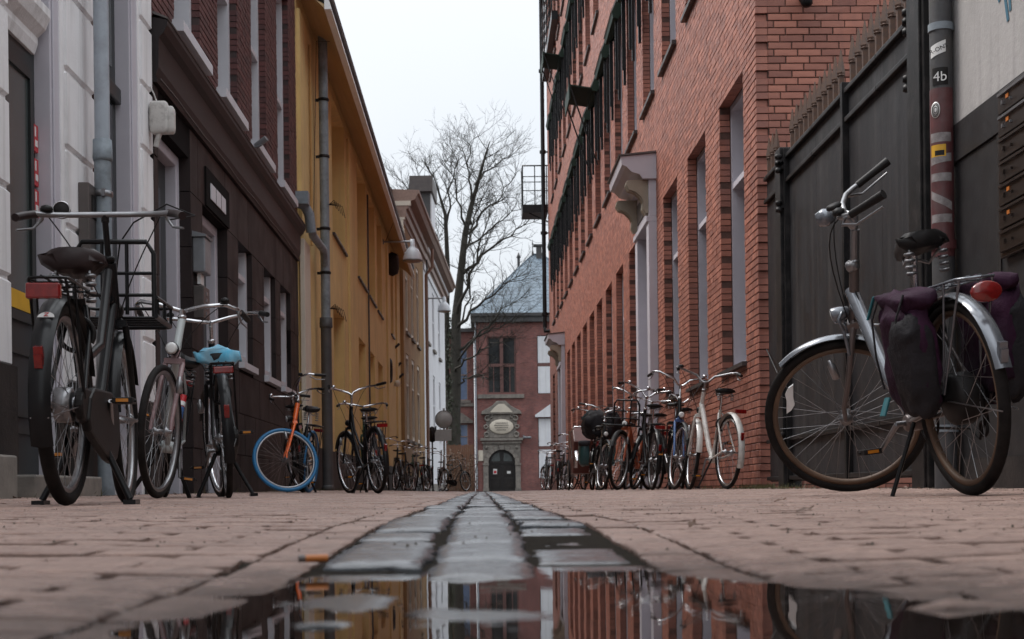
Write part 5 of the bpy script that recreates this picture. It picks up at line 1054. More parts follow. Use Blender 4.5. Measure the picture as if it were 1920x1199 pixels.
def fender_mesh(rad,w_,a0,a1,lv,drop=.012):
    mb=MB(); n={0:30,1:18,2:10}[lv]; k=6; vs=[]
    for i in range(n+1):
        a=a0+(a1-a0)*i/n
        for j in range(k+1):
            t=-1+2*j/k; rr_=rad-drop*t*t; vs.append((rr_*math.cos(a),w_*t,rr_*math.sin(a)))
    mb.add(vs,[(i*(k+1)+j,i*(k+1)+j+1,(i+1)*(k+1)+j+1,(i+1)*(k+1)+j) for i in range(n) for j in range(k)],True)
    vs2=[(x*(1-.0022/rad),y,z*(1-.0022/rad)) for x,y,z in vs]; mb.add(vs2,[(i*(k+1)+j,(i+1)*(k+1)+j,(i+1)*(k+1)+j+1,i*(k+1)+j+1) for i in range(n) for j in range(k)],True)
    return mb.mesh('mudguard')
def saddle_mesh(wr=.125,L_=.27,th=.045,noise=0,cover=False):
    mb=MB(); n=14; k=12; vs=[]
    for i in range(n+1):
        t=i/n; x=-.10+L_*t
        wd=wr*(1-.0*t) if t<.15 else wr*(1-((t-.15)/.85)**.8*.80)
        if t<.12: wd=wr*(.55+.45*math.sqrt(t/.12)) 
        hz=th*(.85 if t<.1 else 1)*(1-.25*t)
        for j in range(k):
            a=2*math.pi*j/k; cx_=math.cos(a); sx=math.sin(a)
            y=wd*math.copysign(abs(cx_)**.75,cx_); dip=-.014*(1-abs(cx_)**2)*(sx>0)*(1-t); z=hz*(sx*.55 if sx>0 else sx*.75)+dip-(abs(cx_)**4)*.018*(sx>0)
            if cover: z+=.006*math.sin(5*a+9*t)+.004*math.sin(13*t+a); y*=1.06+.03*math.sin(7*t+3*a)
            x2=x+(.012*math.cos(2*a)*(t<.1))
            vs.append((x2,y,z+.012*(1-t)**2))
    mb.add(vs,[(i*k+j,i*k+(j+1)%k,(i+1)*k+(j+1)%k,(i+1)*k+j) for i in range(n) for j in range(k)]+[tuple(range(k))[::-1],tuple(n*k+j for j in range(k))],True)
    return mb.mesh('saddle')
SA=Vector((-.375,0,.927)).normalized(); SC=Vector((.90,0,.78))
def wheel(root,m4,lv,Rw,r,tm,rmz,name,big=False,sub=True):
    w_=link(name,cm(('rim',Rw,r,lv,rmz),lambda:rim_mesh(Rw,r,lv)),rmz,root); w_.matrix_local=m4
    link('tyre',cm(('tyre',Rw,r,lv,tm),lambda:tyre_mesh(Rw,r,lv)),tm,w_)
    rh=.09 if big else .024
    link('spokes',cm(('sp',Rw,r,lv,big),lambda:spoke_mesh(Rw,r,lv,rh)),'alu',w_)
    link('hub',cm(('hub',big),lambda:hub_mesh(rh,big)),'mblack' if big else 'alu',w_)
    return w_
def bike(label,x,y,h,steer=0,lean=0,lv=1,kind='oma',fc='black',forkc=None,guard='black',tyre='tyre',rimc='alu',bar='swept',barz=1.12,barc='chrome',grip='mblack',seat='mblack',seatz=.93,rack=True,rlight=True,carrier=False,stand='side',group='bicycles parked along the house fronts',case='mblack',Rw=.35,tr=.019,motor=False,frontguard=True,cover=None,z=None,wb=1.10,fshort=False,barw=.30):
    root=thing('bicycle',label,'bicycle',(x,y,G(x,y) if z is None else z),group); root.rotation_euler=(R(lean),0,R(90-h))
    forkc=forkc or fc; n={0:12,1:8,2:5}[lv]
    S=Matrix.Translation(SC)@Matrix.Rotation(R(steer),4,SA)@Matrix.Translation(-SC); dxw=wb-1.10
    T=Matrix.Translation((dxw,0,0)); S=T@S
    BB=(.45,0,.29); ST=(.275,0,.76); H0=(.892+dxw,0,.80); H1=(.822+dxw,0,.975); RH=(0,0,Rw)
    # frame
    def fr():
        q=MB(); ft=.0165 if kind!='ebike' else .019
        q.tube([BB,ST],ft,n); q.tube([H0,H1],.021,n)
        if kind=='diamond': q.tube([(H1[0]+.01,0,.94),(ST[0]+.01,0,.74)],.0155,n); q.tube([H0,BB],.0175,n)
        elif kind=='oma':
            q.tube([(H0[0],0,.82),(.80+dxw,0,.62),(.68+dxw*.5,0,.44),(.56,0,.33),BB],.0165,n); q.tube([(H1[0]+.005,0,.94),(.76+dxw,0,.72),(.60,0,.56),(.46,0,.50),(.37,0,.50)],.0145,n)
        elif kind=='step': q.tube([(H0[0]-.02,0,.87),(.62,0,.50),(.40,0,.42)],.020,n); q.tube([H0,(.60,0,.42),BB],.017,n)
        elif kind=='fold': q.tube([(H0[0]-.01,0,.86),(.58,0,.42),BB],.026,n)
        elif kind=='ebike': q.tube([(H0[0]-.005,0,.875),(.62+dxw,0,.50),(.47,0,.33),BB],.024,n)
        elif kind=='transport': q.tube([(H0[0],0,.84),(.62,0,.44),BB],.023,n); q.tube([(H1[0],0,.95),(.62,0,.62),(.35,0,.54)],.018,n); q.tube([H0,H1],.03,n)
        for s_ in(-1,1):
            q.tube([(BB[0],s_*.02,BB[2]),(.25,s_*.05,.31),(RH[0],s_*.064,RH[2])],.0105,max(n-2,5)); q.tube([(ST[0],s_*.018,ST[2]-.03),(.2,s_*.045,.63),(RH[0],s_*.064,RH[2])],.0085,max(n-2,5))
        q.lathe([(.03,-.036),(.034,-.03),(.034,.03),(.03,.036)],BB,12,axis='y')
        return q.mesh('frame')
    fo=link('frame',cm(('fr',kind,fc,lv,wb,Rw),fr),fc,root)
    if kind=='ebike':
        q=MB(); q.tube([(H0[0]+.0,0,.875),(.62+dxw,0,.50),(.47,0,.33)],.030,16); q.build('down_tube','silver',root)
        q=MB(); q.tube([(H0[0]-.02,0,.93),(H0[0]-.05,0,.86),(.66+dxw,0,.52)],.004,6); q.build('cable','mblack',root)
    sp=MB(); sp.tube([ST,(.245,0,seatz-.03)],.0125,n); link('seat_post',sp.mesh('seat_post'),'chrome',root)
    sd_=link('saddle',cm(('sad',seat,cover is not None,seat=='brownrub'),lambda:saddle_mesh(.125 if seat=='brownrub' else .105,noise=0)),seat,root); sd_.location=(.215,0,seatz+.005)
    if lv==0: sd_.scale=(1,1,1.2 if kind=='fold' else 2.1 if kind=='transport' else 1.7)
    if lv<2:
        q=MB()
        for s_ in(-1,1):
            q.tube([(-.07,s_*.06,-.02),(.02,s_*.05,-.045),(.14,0,-.015)],.004,5)
            for k in range(4 if lv==0 else 2): q.torus((-.075,s_*.065,-.028-.014*k),.017,.0035,10,4,axis='z')
        q.build('saddle_springs','alu',sd_)
    if cover:
        c_=link('saddle_cover',cm(('cov',cover),lambda:saddle_mesh(.13,.29,.06,cover=True)),cover,root); c_.location=(.213,0,seatz+.02); c_.scale=(1.02,1.02,1.9); c_['label']='blue plastic bag pulled over the saddle'
    # wheels
    wheel(root,Matrix.Translation(RH),lv,Rw,tr,tyre if tyre!='bluetyre' else 'bluetyre',rimc,'rear_wheel',motor)
    wheel(root,S@Matrix.Translation((1.10,0,Rw)),lv,Rw,tr,tyre,rimc,'front_wheel')
    # guards
    gw=.030 if kind!='transport' else .036
    if guard:
        g_=link('rear_mudguard',cm(('rg',Rw,guard,lv,gw),lambda:fender_mesh(Rw+.026,gw,R(20),R(205) if kind!='ebike' else R(168),lv)),guard,root); g_.location=RH
        q=MB()
        for s_ in(-1,1): q.tube([(0,s_*.066,Rw),(-(Rw+.02)*math.cos(R(10)),s_*.028,Rw-(Rw+.02)*math.sin(R(10)))],.0028,4)
        q.build('mudguard_stay','alu',root)
        if frontguard:
            a0,a1=(R(62),R(125)) if fshort else (R(28),R(178))
            g_=link('front_mudguard',cm(('fg',Rw,guard,lv,gw,fshort),lambda:fender_mesh(Rw+.024,gw,a0,a1,lv)),guard,root); g_.matrix_local=S@Matrix.Translation((1.10,0,Rw))
            if not fshort:
                q=MB()
                for s_ in(-1,1): q.tube([(1.10,s_*.055,Rw),(1.10-(Rw+.02),s_*.028,Rw)],.0028,4)
                o=q.build('mudguard_stay','alu',root); o.matrix_local=S
    # fork, stem, bar
    def fk():
        q=MB(); c=SC-SA*.03
        for s_ in(-1,1): q.tube([c+Vector((0,s_*.02,.0)),c-SA*.03+Vector((0,s_*.046,0)),(1.045,s_*.05,.48),(1.085,s_*.052,Rw+.06),(1.10,s_*.055,Rw)],[.015,.014,.0125,.011,.009],n)
        q.tube([c-SA*.02,c+SA*.05],.022,n); q.cbox(c-SA*.015,(.05,.10,.028)); return q.mesh('fork')
    o=link('fork',cm(('fk',forkc,lv,Rw),fk),forkc,root); o.matrix_local=S
    top=SC+SA*((barz-.78)/SA.z); q=MB(); q.tube([SC+SA*.20,top-SA*.0],.0125,n)
    if kind=='ebike':
        q.tube([SC+SA*.21,SC+SA*.36],.02,12); q.lathe([(.026,0),(.03,.01),(.03,.03),(.024,.04)],SC+SA*.19,12); q.tube([top-SA*.05,top+Vector((.05,0,.04))],.02,10)
    q.tube([top-SA*.03,top+Vector((.018,0,.012))],.016,n); q.lathe([(.024,0),(.026,.012),(.022,.02)],H1 if False else SC+SA*.215,12)
    st=q.build('stem',barc if kind!='transport' else 'iron',root); st.matrix_local=S
    W=barw
    if bar=='swept': pts=lambda s_:[(0,0,0),(.03,s_*.05,.012),(.045,s_*.13,.03),(.02,s_*(W-.06),.045),(-.06,s_*(W-.01),.035),(-.13,s_*W,.02)]; gp=lambda s_:[(-.11,s_*(W-.001),.026),(-.23,s_*(W+.012),.0)]
    elif bar=='straight': pts=lambda s_:[(0,0,0),(0,s_*.1,0),(-.005,s_*(W-.08),0),(-.02,s_*(W-.04),-.002),(-.06,s_*W,-.006)]; gp=lambda s_:[(-.045,s_*(W-.005),-.004),(-.10,s_*(W+.035),-.02),(-.16,s_*(W+.055),-.038)]
    elif bar=='high': pts=lambda s_:[(0,0,0),(.02,s_*.03,.01),(.03,s_*.09,.07),(.02,s_*(W-.05),.12),(-.06,s_*W,.12),(-.13,s_*W,.10)]; gp=lambda s_:[(-.11,s_*W,.105),(-.23,s_*(W+.01),.08)]
    elif bar=='comfort': pts=lambda s_:[(0,0,0),(.04,s_*.04,.02),(.045,s_*.12,.04),(.03,s_*(W-.08),.055),(0,s_*(W-.03),.06),(-.03,s_*(W-.005),.064)]; gp=lambda s_:[(-.02,s_*(W-.01),.062),(-.17,s_*(W+.045),.098)]
    else: pts=lambda s_:[(0,0,0),(.03,s_*.03,.03),(.05,s_*.10,.06),(.02,s_*(W-.10),.085),(-.05,s_*(W-.04),.09),(-.10,s_*(W-.01),.095)]; gp=lambda s_:[(-.08,s_*(W-.02),.094),(-.21,s_*(W+.03),.105)]
    tp=Vector(top); q=MB()
    for s_ in(-1,1): q.tube([tp+Vector(p) for p in pts(s_)],.0115,n)
    hb=q.build('handlebar',barc,root); hb.matrix_local=S
    for s_ in(-1,1):
        a,b_=Vector(gp(s_)[0])+tp,Vector(gp(s_)[-1])+tp; q=MB(); P=[Vector(p)+tp for p in gp(s_)]
        if len(P)==2: P=[P[0],P[0].lerp(P[1],.5),P[1]]
        q.tube(P,[.016,.0165,.019 if kind=='ebike' else .016],max(n,6)); q.build('grip',grip,hb)
        if lv<2:
            q=MB(); d=(b_-a).normalized(); q.tube([a-d*.03,a-d*.03+Vector((.02,0,-.02)),a+d*.03+Vector((.02,0,-.05)),b_+Vector((.02,0,-.045))],[.009,.008,.005,.0045],6); q.build('brake_lever','alu',hb)
    if lv<2:
        q=MB(); P=pts(1)[3]; q.lathe([(.004,0),(.022,.002),(.026,.012),(.02,.024),(.004,.03)],tp+Vector(P)+Vector((0,0,.01)),12); q.build('bell','chrome' if lv else 'mblack',hb)
        for s_ in(-1,1):
            a=tp+Vector(pts(s_)[3]); q=MB(); e=SC+Vector((.03,s_*.01,-.05)); m1=a+Vector((.10,-s_*.02,-.03)); m2=Vector((a.x+.14,s_*.08,(a.z+e.z)/2+.02)); Q=[]
            for i in range(9):
                t=i/8; Q.append(a*(1-t)**3+m1*3*t*(1-t)**2+m2*3*t*t*(1-t)+e*t**3)
            q.tube(Q,.0028,5); o=q.build('brake_cable','mblack',root); o.matrix_local=S
        q=MB(); q.lathe([(.005,-.05),(.02,-.045),(.032,-.01),(.036,.02),(.034,.026),(.004,.03)],(0,0,0),14,axis='x'); q.cbox((-.03,0,-.02),(.05,.015,.02)); o=q.build('headlight','mblack' if kind!='ebike' else 'silver',root); o.matrix_local=S@Matrix.Translation((SC.x+.06,0,SC.z+.02))
        q=MB(); q.lathe([(.033,.027),(.02,.031),(.001,.032)],(0,0,0),14,axis='x'); q.build('lens','white',o)
    # rack
    if rack:
        def rk():
            q=MB(); r_=.0055
            for s_ in(-1,1): q.tube([(.25,s_*.03,.76),(.17,s_*.06,.765),(-.22,s_*.065,.76),(-.27,s_*.05,.755),(-.28,0,.755)],r_,6)
            for xx in(.12,.0,-.12,-.22): q.tube([(xx,-.06,.762),(xx,.06,.762)],.004,5)
            for yy in(-.02,.02): q.tube([(.16,yy,.768),(-.24,yy,.766)],.004,5)
            for s_ in(-1,1): q.tube([(-.12,s_*.064,.76),(-.02,s_*.072,Rw+.02)],.005,5); q.tube([(-.24,s_*.06,.757),(-.03,s_*.074,Rw+.02)],.005,5)
            return q.mesh('rack')
        link('rear_rack',cm(('rk',kind=='ebike',Rw),rk),'silver' if kind=='ebike' else 'black',root)
    if rlight:
        q=MB()
        if kind=='transport': q.cbox((-.29,0,.708),(.03,.112,.052)); m_='redlens'
        elif kind=='ebike': q.lathe([(.001,-.02),(.048,-.012),(.052,0),(.048,.015)],(0,0,0),22,axis='x'); m_='redlens'
        else: q.cbox((-.292,0,.715),(.025,.11,.038)); m_='redlens'
        o=q.build('tail_light',m_,root,bevel=.006 if lv==0 else 0)
        if kind=='ebike': o.location=(-.305,0,.70); o.scale=(1,1.1,.72)
        if kind=='ebike': return_=0
        q=MB(); q.cbox((-.0,0,0),(.018,.026,.045)); q.cbox((.010,0,.016),(.018,.029,.058)); o=q.build('reflector','redlens' if kind!='ebike' else 'silver',root); a=R(165); o.location=(-(Rw+.035)*math.cos(R(18)),0,Rw+(Rw+.035)*math.sin(R(18))); o.rotation_euler=(0,R(-18),0)
    # drivetrain
    if case:
        def cs():
            q=MB(); a=[(BB[0]+.11*math.cos(t),BB[2]+.11*math.sin(t)) for t in [R(-80+16*k) for k in range(11)]]; b_=[(.07*math.cos(t),Rw+.06*math.sin(t)) for t in [R(95+18*k) for k in range(10)]]
            q.prism(a+b_,lambda x_,z_,h_:(x_,h_,z_),-.075,-.045); return q.mesh('chain_case')
        link('chain_case',cm(('cs',case,Rw),cs),case,root,bevel=.008 if lv==0 else 0)
    q=MB(); ca=R(35 if steer>=0 else 80); cl=.165
    for s_ in(-1,1):
        e=(BB[0]+s_*cl*math.cos(ca),s_*.095,BB[2]-s_*cl*math.sin(ca)); q.tube([(BB[0],s_*.07,BB[2]),e],[.012,.009],6)
    q.tube([(BB[0],-.075,BB[2]),(BB[0],.075,BB[2])],.012,8); 
    cr_=q.build('crank','alu',root)
    for s_ in(-1,1):
        e=(BB[0]+s_*cl*math.cos(ca),s_*.145,BB[2]-s_*cl*math.sin(ca)); q=MB(); q.cbox(e,(.085,.075,.022)); q.tube([(e[0],s_*.095,e[2]),(e[0],s_*.19,e[2])],.006,5); p_=q.build('pedal','mblack',cr_,bevel=.003 if lv==0 else 0)
        if lv<2:
            for d in(-1,1): q=MB(); q.cbox((e[0]+d*.0435,e[1],e[2]),(.003,.045,.012)); q.build('pedal_reflector','amber',p_)
    if stand=='double':
        q=MB()
        for s_ in(-1,1): q.tube([(.36,s_*.04,.27),(.36,s_*.10,.14),(.33,s_*.16,.02)],.013,8); q.cbox((.33,s_*.165,.010),(.10,.045,.018))
        q.build('kickstand','black',root)
    elif stand=='side':
        q=MB(); q.tube([(.33,.05,.29),(.34,.17,.02)],.009,6); q.cbox((.34,.178,.011),(.05,.03,.018)); q.build('kickstand','black',root)
    if lv<2:
        q=MB(); q.torus((.0,0,0),.062,.009,16,6,a0=R(-60),a1=R(240)); o=q.build('ring_lock','mblack',root); o.location=(.20,0,.62); o.rotation_euler=(0,R(-62),0); o.rotation_euler=(R(90),0,0) if False else (0,R(28),R(90))
        q=MB(); q.lathe([(.012,-.045),(.018,-.04),(.018,.02),(.01,.03),(.008,.045)],(1.06,.075,.60),8); o=q.build('dynamo','alu',root); o.matrix_local=S
    if carrier:
        q=MB(); r_=.011
        q.tube([(.93,-.16,.77),(.93,-.16,1.03),(.93,-.13,1.08),(.93,.13,1.08),(.93,.16,1.03),(.93,.16,.77)],r_,8)
        for zz in(.86,.95): q.tube([(.93,-.16,zz),(.93,.16,zz)],.008,6)
        for yy in(-.05,.05): q.tube([(.93,yy,.78),(.93,yy,1.08)],.008,6)
        c_=q.build('front_carrier','black',root)
        q=MB(); q.tube([(.90,-.17,.77),(1.28,-.17,.77),(1.31,-.14,.77),(1.31,.14,.77),(1.28,.17,.77),(.90,.17,.77)],r_,8); q.tube([(.92,-.17,.85),(1.27,-.18,.85),(1.30,-.15,.85),(1.30,.15,.85),(1.27,.18,.85),(.92,.17,.85)],.008,6)
        for xx in(.98,1.06,1.14,1.22): q.tube([(xx,-.17,.772),(xx,.17,.772)],.007,6)
        for (xx,yy) in((1.27,-.175),(1.27,.175),(.95,-.17),(.95,.17),(1.1,-.175),(1.1,.175)): q.tube([(xx,yy,.77),(xx,yy,.85)],.007,5)
        q.tube([(.82,0,.83),(1.1,0,.76)],.016,8); q.build('carrier_tray','black',c_)
    return root,S
# ---- left, nearest: black transport bike
b1,S1=bike('matt black transport bicycle with front carrier and brown saddle, nearest on the left',-1.445,5.04,-3.5,steer=4,lv=0,kind='transport',fc='black',bar='straight',barz=1.155,barc='alu',grip='brownrub',seat='brownrub',seatz=.875,carrier=True,stand='double',tr=.024,Rw=.352,barw=.26,wb=1.09)
q=MB(); n_=14; v=[(-.0,.022*math.cos(math.pi*k/n_)*1.25,.026*math.sin(math.pi*k/n_)) for k in range(n_+1)]; q.add(v,[tuple(range(n_+1))]); q.add([(.002,y,z) for _,y,z in v],[tuple(range(n_+1))[::-1]]); bd=q.build('badge','white',b1); ba=R(46); bd.location=(-(.352+.0285)*math.cos(ba),0,.352+.0285*0+(.352+.0285)*math.sin(ba)); bd.rotation_euler=(0,R(44),0)
zt=text_mesh('Z',.026,'badge_letter','red',bd,(-.0015,0,.011),(R(90),0,R(-90)),.0005)
q=MB(); q.lathe([(.03,0),(.034,.004),(.034,.02),(.02,.035),(.004,.04)],(0,0,0),16,axis='x'); o=q.build('thumb_bell','mblack',b1); o.matrix_local=S1@Matrix.Translation((.74,.165,1.175)); q=MB(); q.torus((0,0,0),.033,.003,16,5,axis='x'); q.build('bell_ring','chrome',o)
q=MB(); q.tube([(-.05,.21,1.215-.0),(.0,.26,1.25),(.02,.29,1.24)],.004,5)
q=MB(); P=[Vector((.77,-.24,1.14)),Vector((.86,-.34,1.175)),Vector((.90,-.22,1.23)),Vector((.93,-.08,1.16)),Vector((.95,-.02,1.08)),Vector((.93,0,.90))]; q.tube(P,.0035,6); o=q.build('brake_cable','mblack',b1)
q=MB(); q.lathe([(.045,-.03),(.062,-.025),(.062,.03),(.04,.035)],(0,.0,.352),20,axis='y'); q.build('hub_gear','alu',b1)
q=MB(); q.prism([(.0,.30),(.04,.38),(.12,.42),(.42,.425),(.52,.39),(.565,.32),(.56,.24),(.51,.175),(.44,.155),(.36,.165),(.1,.235),(.03,.26)],lambda a,z,h:(a,h,z),-.084,-.05); q.build('wide_chain_case','mblack',b1,bevel=.01)
# ---- left: pink and pale bike facing the camera
b2,_=bike('step-through bicycle with pale grey frame and pink fork behind the black transport bicycle',-1.89,8.62,171,steer=-14,lean=-9,lv=0,kind='step',fc='paleblue',forkc='pink',guard=None,bar='swept',barz=1.02,barc='chrome',seat='mblack',seatz=.80,stand='double',rack=True,barw=.29)
q=MB(); q.tube([(.38,.035,.40),(.31,.04,.60)],.020,10); o=q.build('lock_sleeve','red',b2); q=MB(); q.tube([(.358,.0355,.462),(.337,.0375,.53)],.0212,10); q.build('sleeve_band','bluep',o); q=MB(); q.tube([(.335,.0375,.535),(.325,.0385,.56)],.0215,10); q.build('sleeve_band','white',o)
# ---- left: black bike with blue bag on saddle
b3,_=bike('black bicycle with a blue plastic bag over its saddle, rear towards the camera',-1.455,8.32,-13,steer=8,lean=-3,lv=0,kind='oma',fc='black',guard='black',bar='swept',barz=1.10,barc='chrome',seat='mblack',seatz=.81,cover='coverblue',stand='double',rimc='chrome')
# ---- left: orange fork, blue tyre
b4,_=bike('bicycle with bright orange fork and blue front tyre turned towards the camera',-1.95,16.25,186,steer=-64,lean=-5,lv=0,kind='oma',fc='black',forkc='orange',guard=None,tyre='bluetyre',bar='high',barz=1.05,barc='chrome',seat='mblack',seatz=.93,stand='double',Rw=.353,tr=.021)
q=MB(); q.tube([SC+SA*.0,SC+SA*.19],.026,12); o=q.build('head_sleeve','orange',b4)
bike('black bicycle leaning by the tall drainpipe just right of the orange-forked one',-1.98,16.0,-8,steer=20,lean=-5,lv=1,kind='diamond',fc='black',barz=1.12,bar='swept',seatz=.97,stand='side')
# ---- left: two together by the ochre wall
bike('black bicycle with chrome handlebar standing askew before the ochre wall, right beside the drainpipe',-1.10,15.35,-21,steer=4,lean=-3,lv=1,kind='oma',fc='black',rimc='chrome',barz=1.10,bar='v',seatz=.90,guard='black')
bike('dark green bicycle half hidden behind the askew black one at the ochre wall',-1.28,17.6,-10,steer=-10,lean=-4,lv=1,kind='step',fc='green',barz=1.1,bar='swept',seatz=.92)
far=[(-2.0,33.5,176,14,'diamond','black','dark bicycle farther down the ochre wall, leftmost of the far row',.0),(-1.95,35.8,5,-20,'oma','black','black bicycle in the far row at the sand-coloured house, second from the left',0),(-1.72,37.5,178,10,'step','grey_e','grey bicycle in the far row under the sand-coloured house, third from the left',0),(-1.60,40.0,2,25,'diamond','mblack','slim black bicycle in the far row, fourth from the left',0),(-1.55,43.0,184,-15,'oma','black','dark bicycle in the far row just left of the white marker post',0),(-1.35,46.0,172,18,'oma','grey_e','grey bicycle leaning between the white marker post and the road sign',0),(-2.15,31.0,3,12,'oma','mblack','matt black bicycle close against the ochre plinth, nearest of the far row',0),(-1.82,38.8,182,-8,'diamond','green','green bicycle wedged in the middle of the far row',0)]
for (x,y,h,s_,k,fc,lab,_) in far: bike(lab,x,y,h,steer=s_,lean=-3,lv=2,kind=k,fc=fc,barz=1.12,rimc='chrome')
bike('small dark bicycle standing sideways at the foot of the round road sign',-1.28,50.6,40,steer=10,lv=2,kind='diamond',fc='black',rimc='chrome',barz=1.1)
# ---- right: e-bike
eb_,S2=bike('large electric bicycle with silver down tube and purple panniers, nearest on the right',1.775,5.16,-5.5,steer=66,lean=-7,lv=0,kind='ebike',fc='grey_e',forkc='grey_e',guard='silver',fshort=True,tyre='tyre',rimc='tanwall',bar='comfort',barz=1.17,barc='alu',grip='mblack',seat='mblack',seatz=.95,stand='side',case=None,motor=True,Rw=.355,tr=.021,wb=1.14,group='bicycles parked along the house fronts',barw=.29)
for o in [c for c in eb_.children if c.name.startswith('front_wheel')]:
    q=MB(); P=[(.195+u,.165+v) for u,v in((-.038,.058),(-.012,.05),(.010,.03),(.015,0),(.038,-.055),(.012,-.047),(-.010,-.03),(-.015,0))]
    a=0.; q.prism([(x_*math.cos(a)-z_*math.sin(a),x_*math.sin(a)+z_*math.cos(a)) for x_,z_ in P],lambda x_,z_,h_:(x_,h_,z_),-.012,.012)
    q.build('wheel_reflector','white',o)
    q=MB(); q.torus((0,0,0),.318,.004,48,5); q.build('rim_line','tanwall',o)
q=MB()
for s_ in(-1,1): q.tube([(0,s_*.055,.02),(.0,s_*.06,.0),(.015,s_*.06,-.09)],.008,6); q.tube([(-.02,s_*.03,.09),(.0,s_*.07,.075),(0,s_*.055,.02)],.007,6)
o=q.build('rim_brake','silver',eb_); o.matrix_local=S2@Matrix.Translation((.96,0,.72))
q=MB(); q.lathe([(.004,-.035),(.03,-.03),(.04,0),(.03,.035),(.004,.04)],(0,0,0),12,axis='x'); o=q.build('handlebar_lamp','silver',eb_); o.matrix_local=S2@Matrix.Translation((.87,-.10,1.19))
q=MB(); q.lathe([(.03,0),(.034,.006),(.028,.018)],(0,0,0),14); o=q.build('display','mblack',eb_); o.matrix_local=S2@Matrix.Translation((.80,.06,1.24))
q=MB(); q.cbox((.25,.0,.50),(.07,.09,.36),Matrix.Rotation(R(-20),3,'Y')); q.build('battery','mblack',eb_,bevel=.01)
q=MB(); q.tube([(-.1,-.07,.36),(.05,-.075,.20),(.12,-.075,.24),(.45,-.06,.26)],.006,6); q.tube([(0,-.08,.36),(.0,-.085,.25)],.012,6); q.torus((.02,-.08,.235),.028,.007,14,5); q.torus((.45,-.06,.29),.085,.006,24,5); q.build('chain','iron',eb_)
def pannier(sd_,lab):
    q=MB(); q.blob((0,0,0),(.34,.12,.42),36,28,.6,.03,3+sd_,crump=.022); t=thing('pannier',lab,'bag',(0,0,0)); o=q.build('bag_body','purple',t)
    q=MB(); q.blob((-.09,sd_*.03,-.03),(.17,.12,.36),26,20,.55,.03,9,crump=.02); q.build('outer_pocket','bagblack',t)
    q=MB(); q.blob((.0,-sd_*.02,.19),(.33,.13,.09),26,10,.6,.03,5,crump=.02); q.build('flap','purple',t)
    for xx in(-.1,.12):
        q=MB(); q.tube([(xx,sd_*.03,.22),(xx+.01,sd_*.07,.14),(xx+.015,sd_*.078,.0),(xx+.01,sd_*.072,-.12)],.011,6,flat=.35); q.build('strap','bagblack',t)
    q=MB(); q.tube([(.19,sd_*.02,.22),(.215,sd_*.05,.14)],.016,6,flat=.3); q.tube([(.17,sd_*.05,-.16),(.15,sd_*.09,-.22)],.016,6,flat=.3); q.build('ribbon','teal',t)
    return t
Mroot=Matrix.Translation(eb_.location)@eb_.rotation_euler.to_matrix().to_4x4()
t=pannier(1,'worn purple and black pannier hanging on the street side of the electric bicycle'); t.matrix_world=Mroot@Matrix.Translation((.06,.14,.54))@Matrix.Rotation(R(-6),4,'X')@Matrix.Rotation(R(-6),4,'Y')
t=pannier(-1,'purple and black pannier on the gate side of the electric bicycle at the right edge'); t.matrix_world=Mroot@Matrix.Translation((.0,-.14,.55))@Matrix.Rotation(R(8),4,'X')
# ---- right: cluster
bike('white step-through bicycle with white mudguards against the brick wall',2.30,13.45,-9.5,steer=-10,lean=3,lv=0,kind='fold',fc='whiteframe',guard='whiteframe',rack=False,bar='high',barz=1.06,barc='alu',seat='mblack',seatz=.93,rimc='chrome',stand='side',case=None,wb=1.08)
bike('black bicycle with a light blue fork squeezed between the white and orange ones',2.13,16.25,184,steer=12,lean=-4,lv=1,kind='diamond',fc='black',forkc='bluep',bar='high',barz=1.12,seatz=.95,rimc='chrome')
bike('tall black bicycle with upright handlebar behind the orange one',1.97,16.6,-3,steer=-25,lean=4,lv=1,kind='oma',fc='black',bar='high',barz=1.13,seatz=.98,rimc='alu')
bike('dull orange bicycle with front carrier facing the camera on the right',2.10,18.1,206,steer=2,lean=-4,lv=1,kind='step',fc='orange_dull',forkc='orange_dull',guard='mblack',carrier=True,bar='v',barz=1.14,seatz=.93,rimc='alu')
bike('dark grey bicycle behind the tall black one, only partly seen',2.28,18.6,-4,steer=-12,lean=4,lv=1,kind='oma',fc='grey_e',bar='swept',barz=1.18,seatz=.97)
bike('black bicycle with teal panniers under the big black bag',1.86,23.2,1,steer=-12,lean=2,lv=1,kind='oma',fc='black',bar='swept',barz=1.28,seatz=1.0,barw=.36)
q=MB(); q.blob((0,0,0),(.64,.74,.44),34,22,.65,.04,4,crump=.05); o=tag(q.build('bag','bagblack'),'bulging black bag strapped high on the bicycle at the brick wall','bag'); o.location=(1.98,23.7,1.16)
q=MB(); q.tube([(1.63,23.5,1.20),(1.80,23.38,1.40),(1.98,23.36,1.44),(2.16,23.40,1.38)],.012,6,flat=.3); q.build('strap','teal',o).matrix_parent_inverse=Matrix.Translation(o.location).inverted()
for s_,lab in((-.20,'dark teal pannier on the left of the rear wheel below the black bag'),(.22,'teal and black pannier on the right of the rear wheel below the black bag')):
    q=MB(); q.blob((0,0,0),(.17,.34,.40),16,12,.45,.03,6); o=tag(q.build('pannier','tealbag'),lab,'bag'); o.location=(1.86+s_,23.2,.66)
    q=MB(); q.blob((0,-.03,.16),(.19,.34,.10),14,7,.5,.03,7); q.build('flap','bagblack' if s_<0 else 'teal',o)
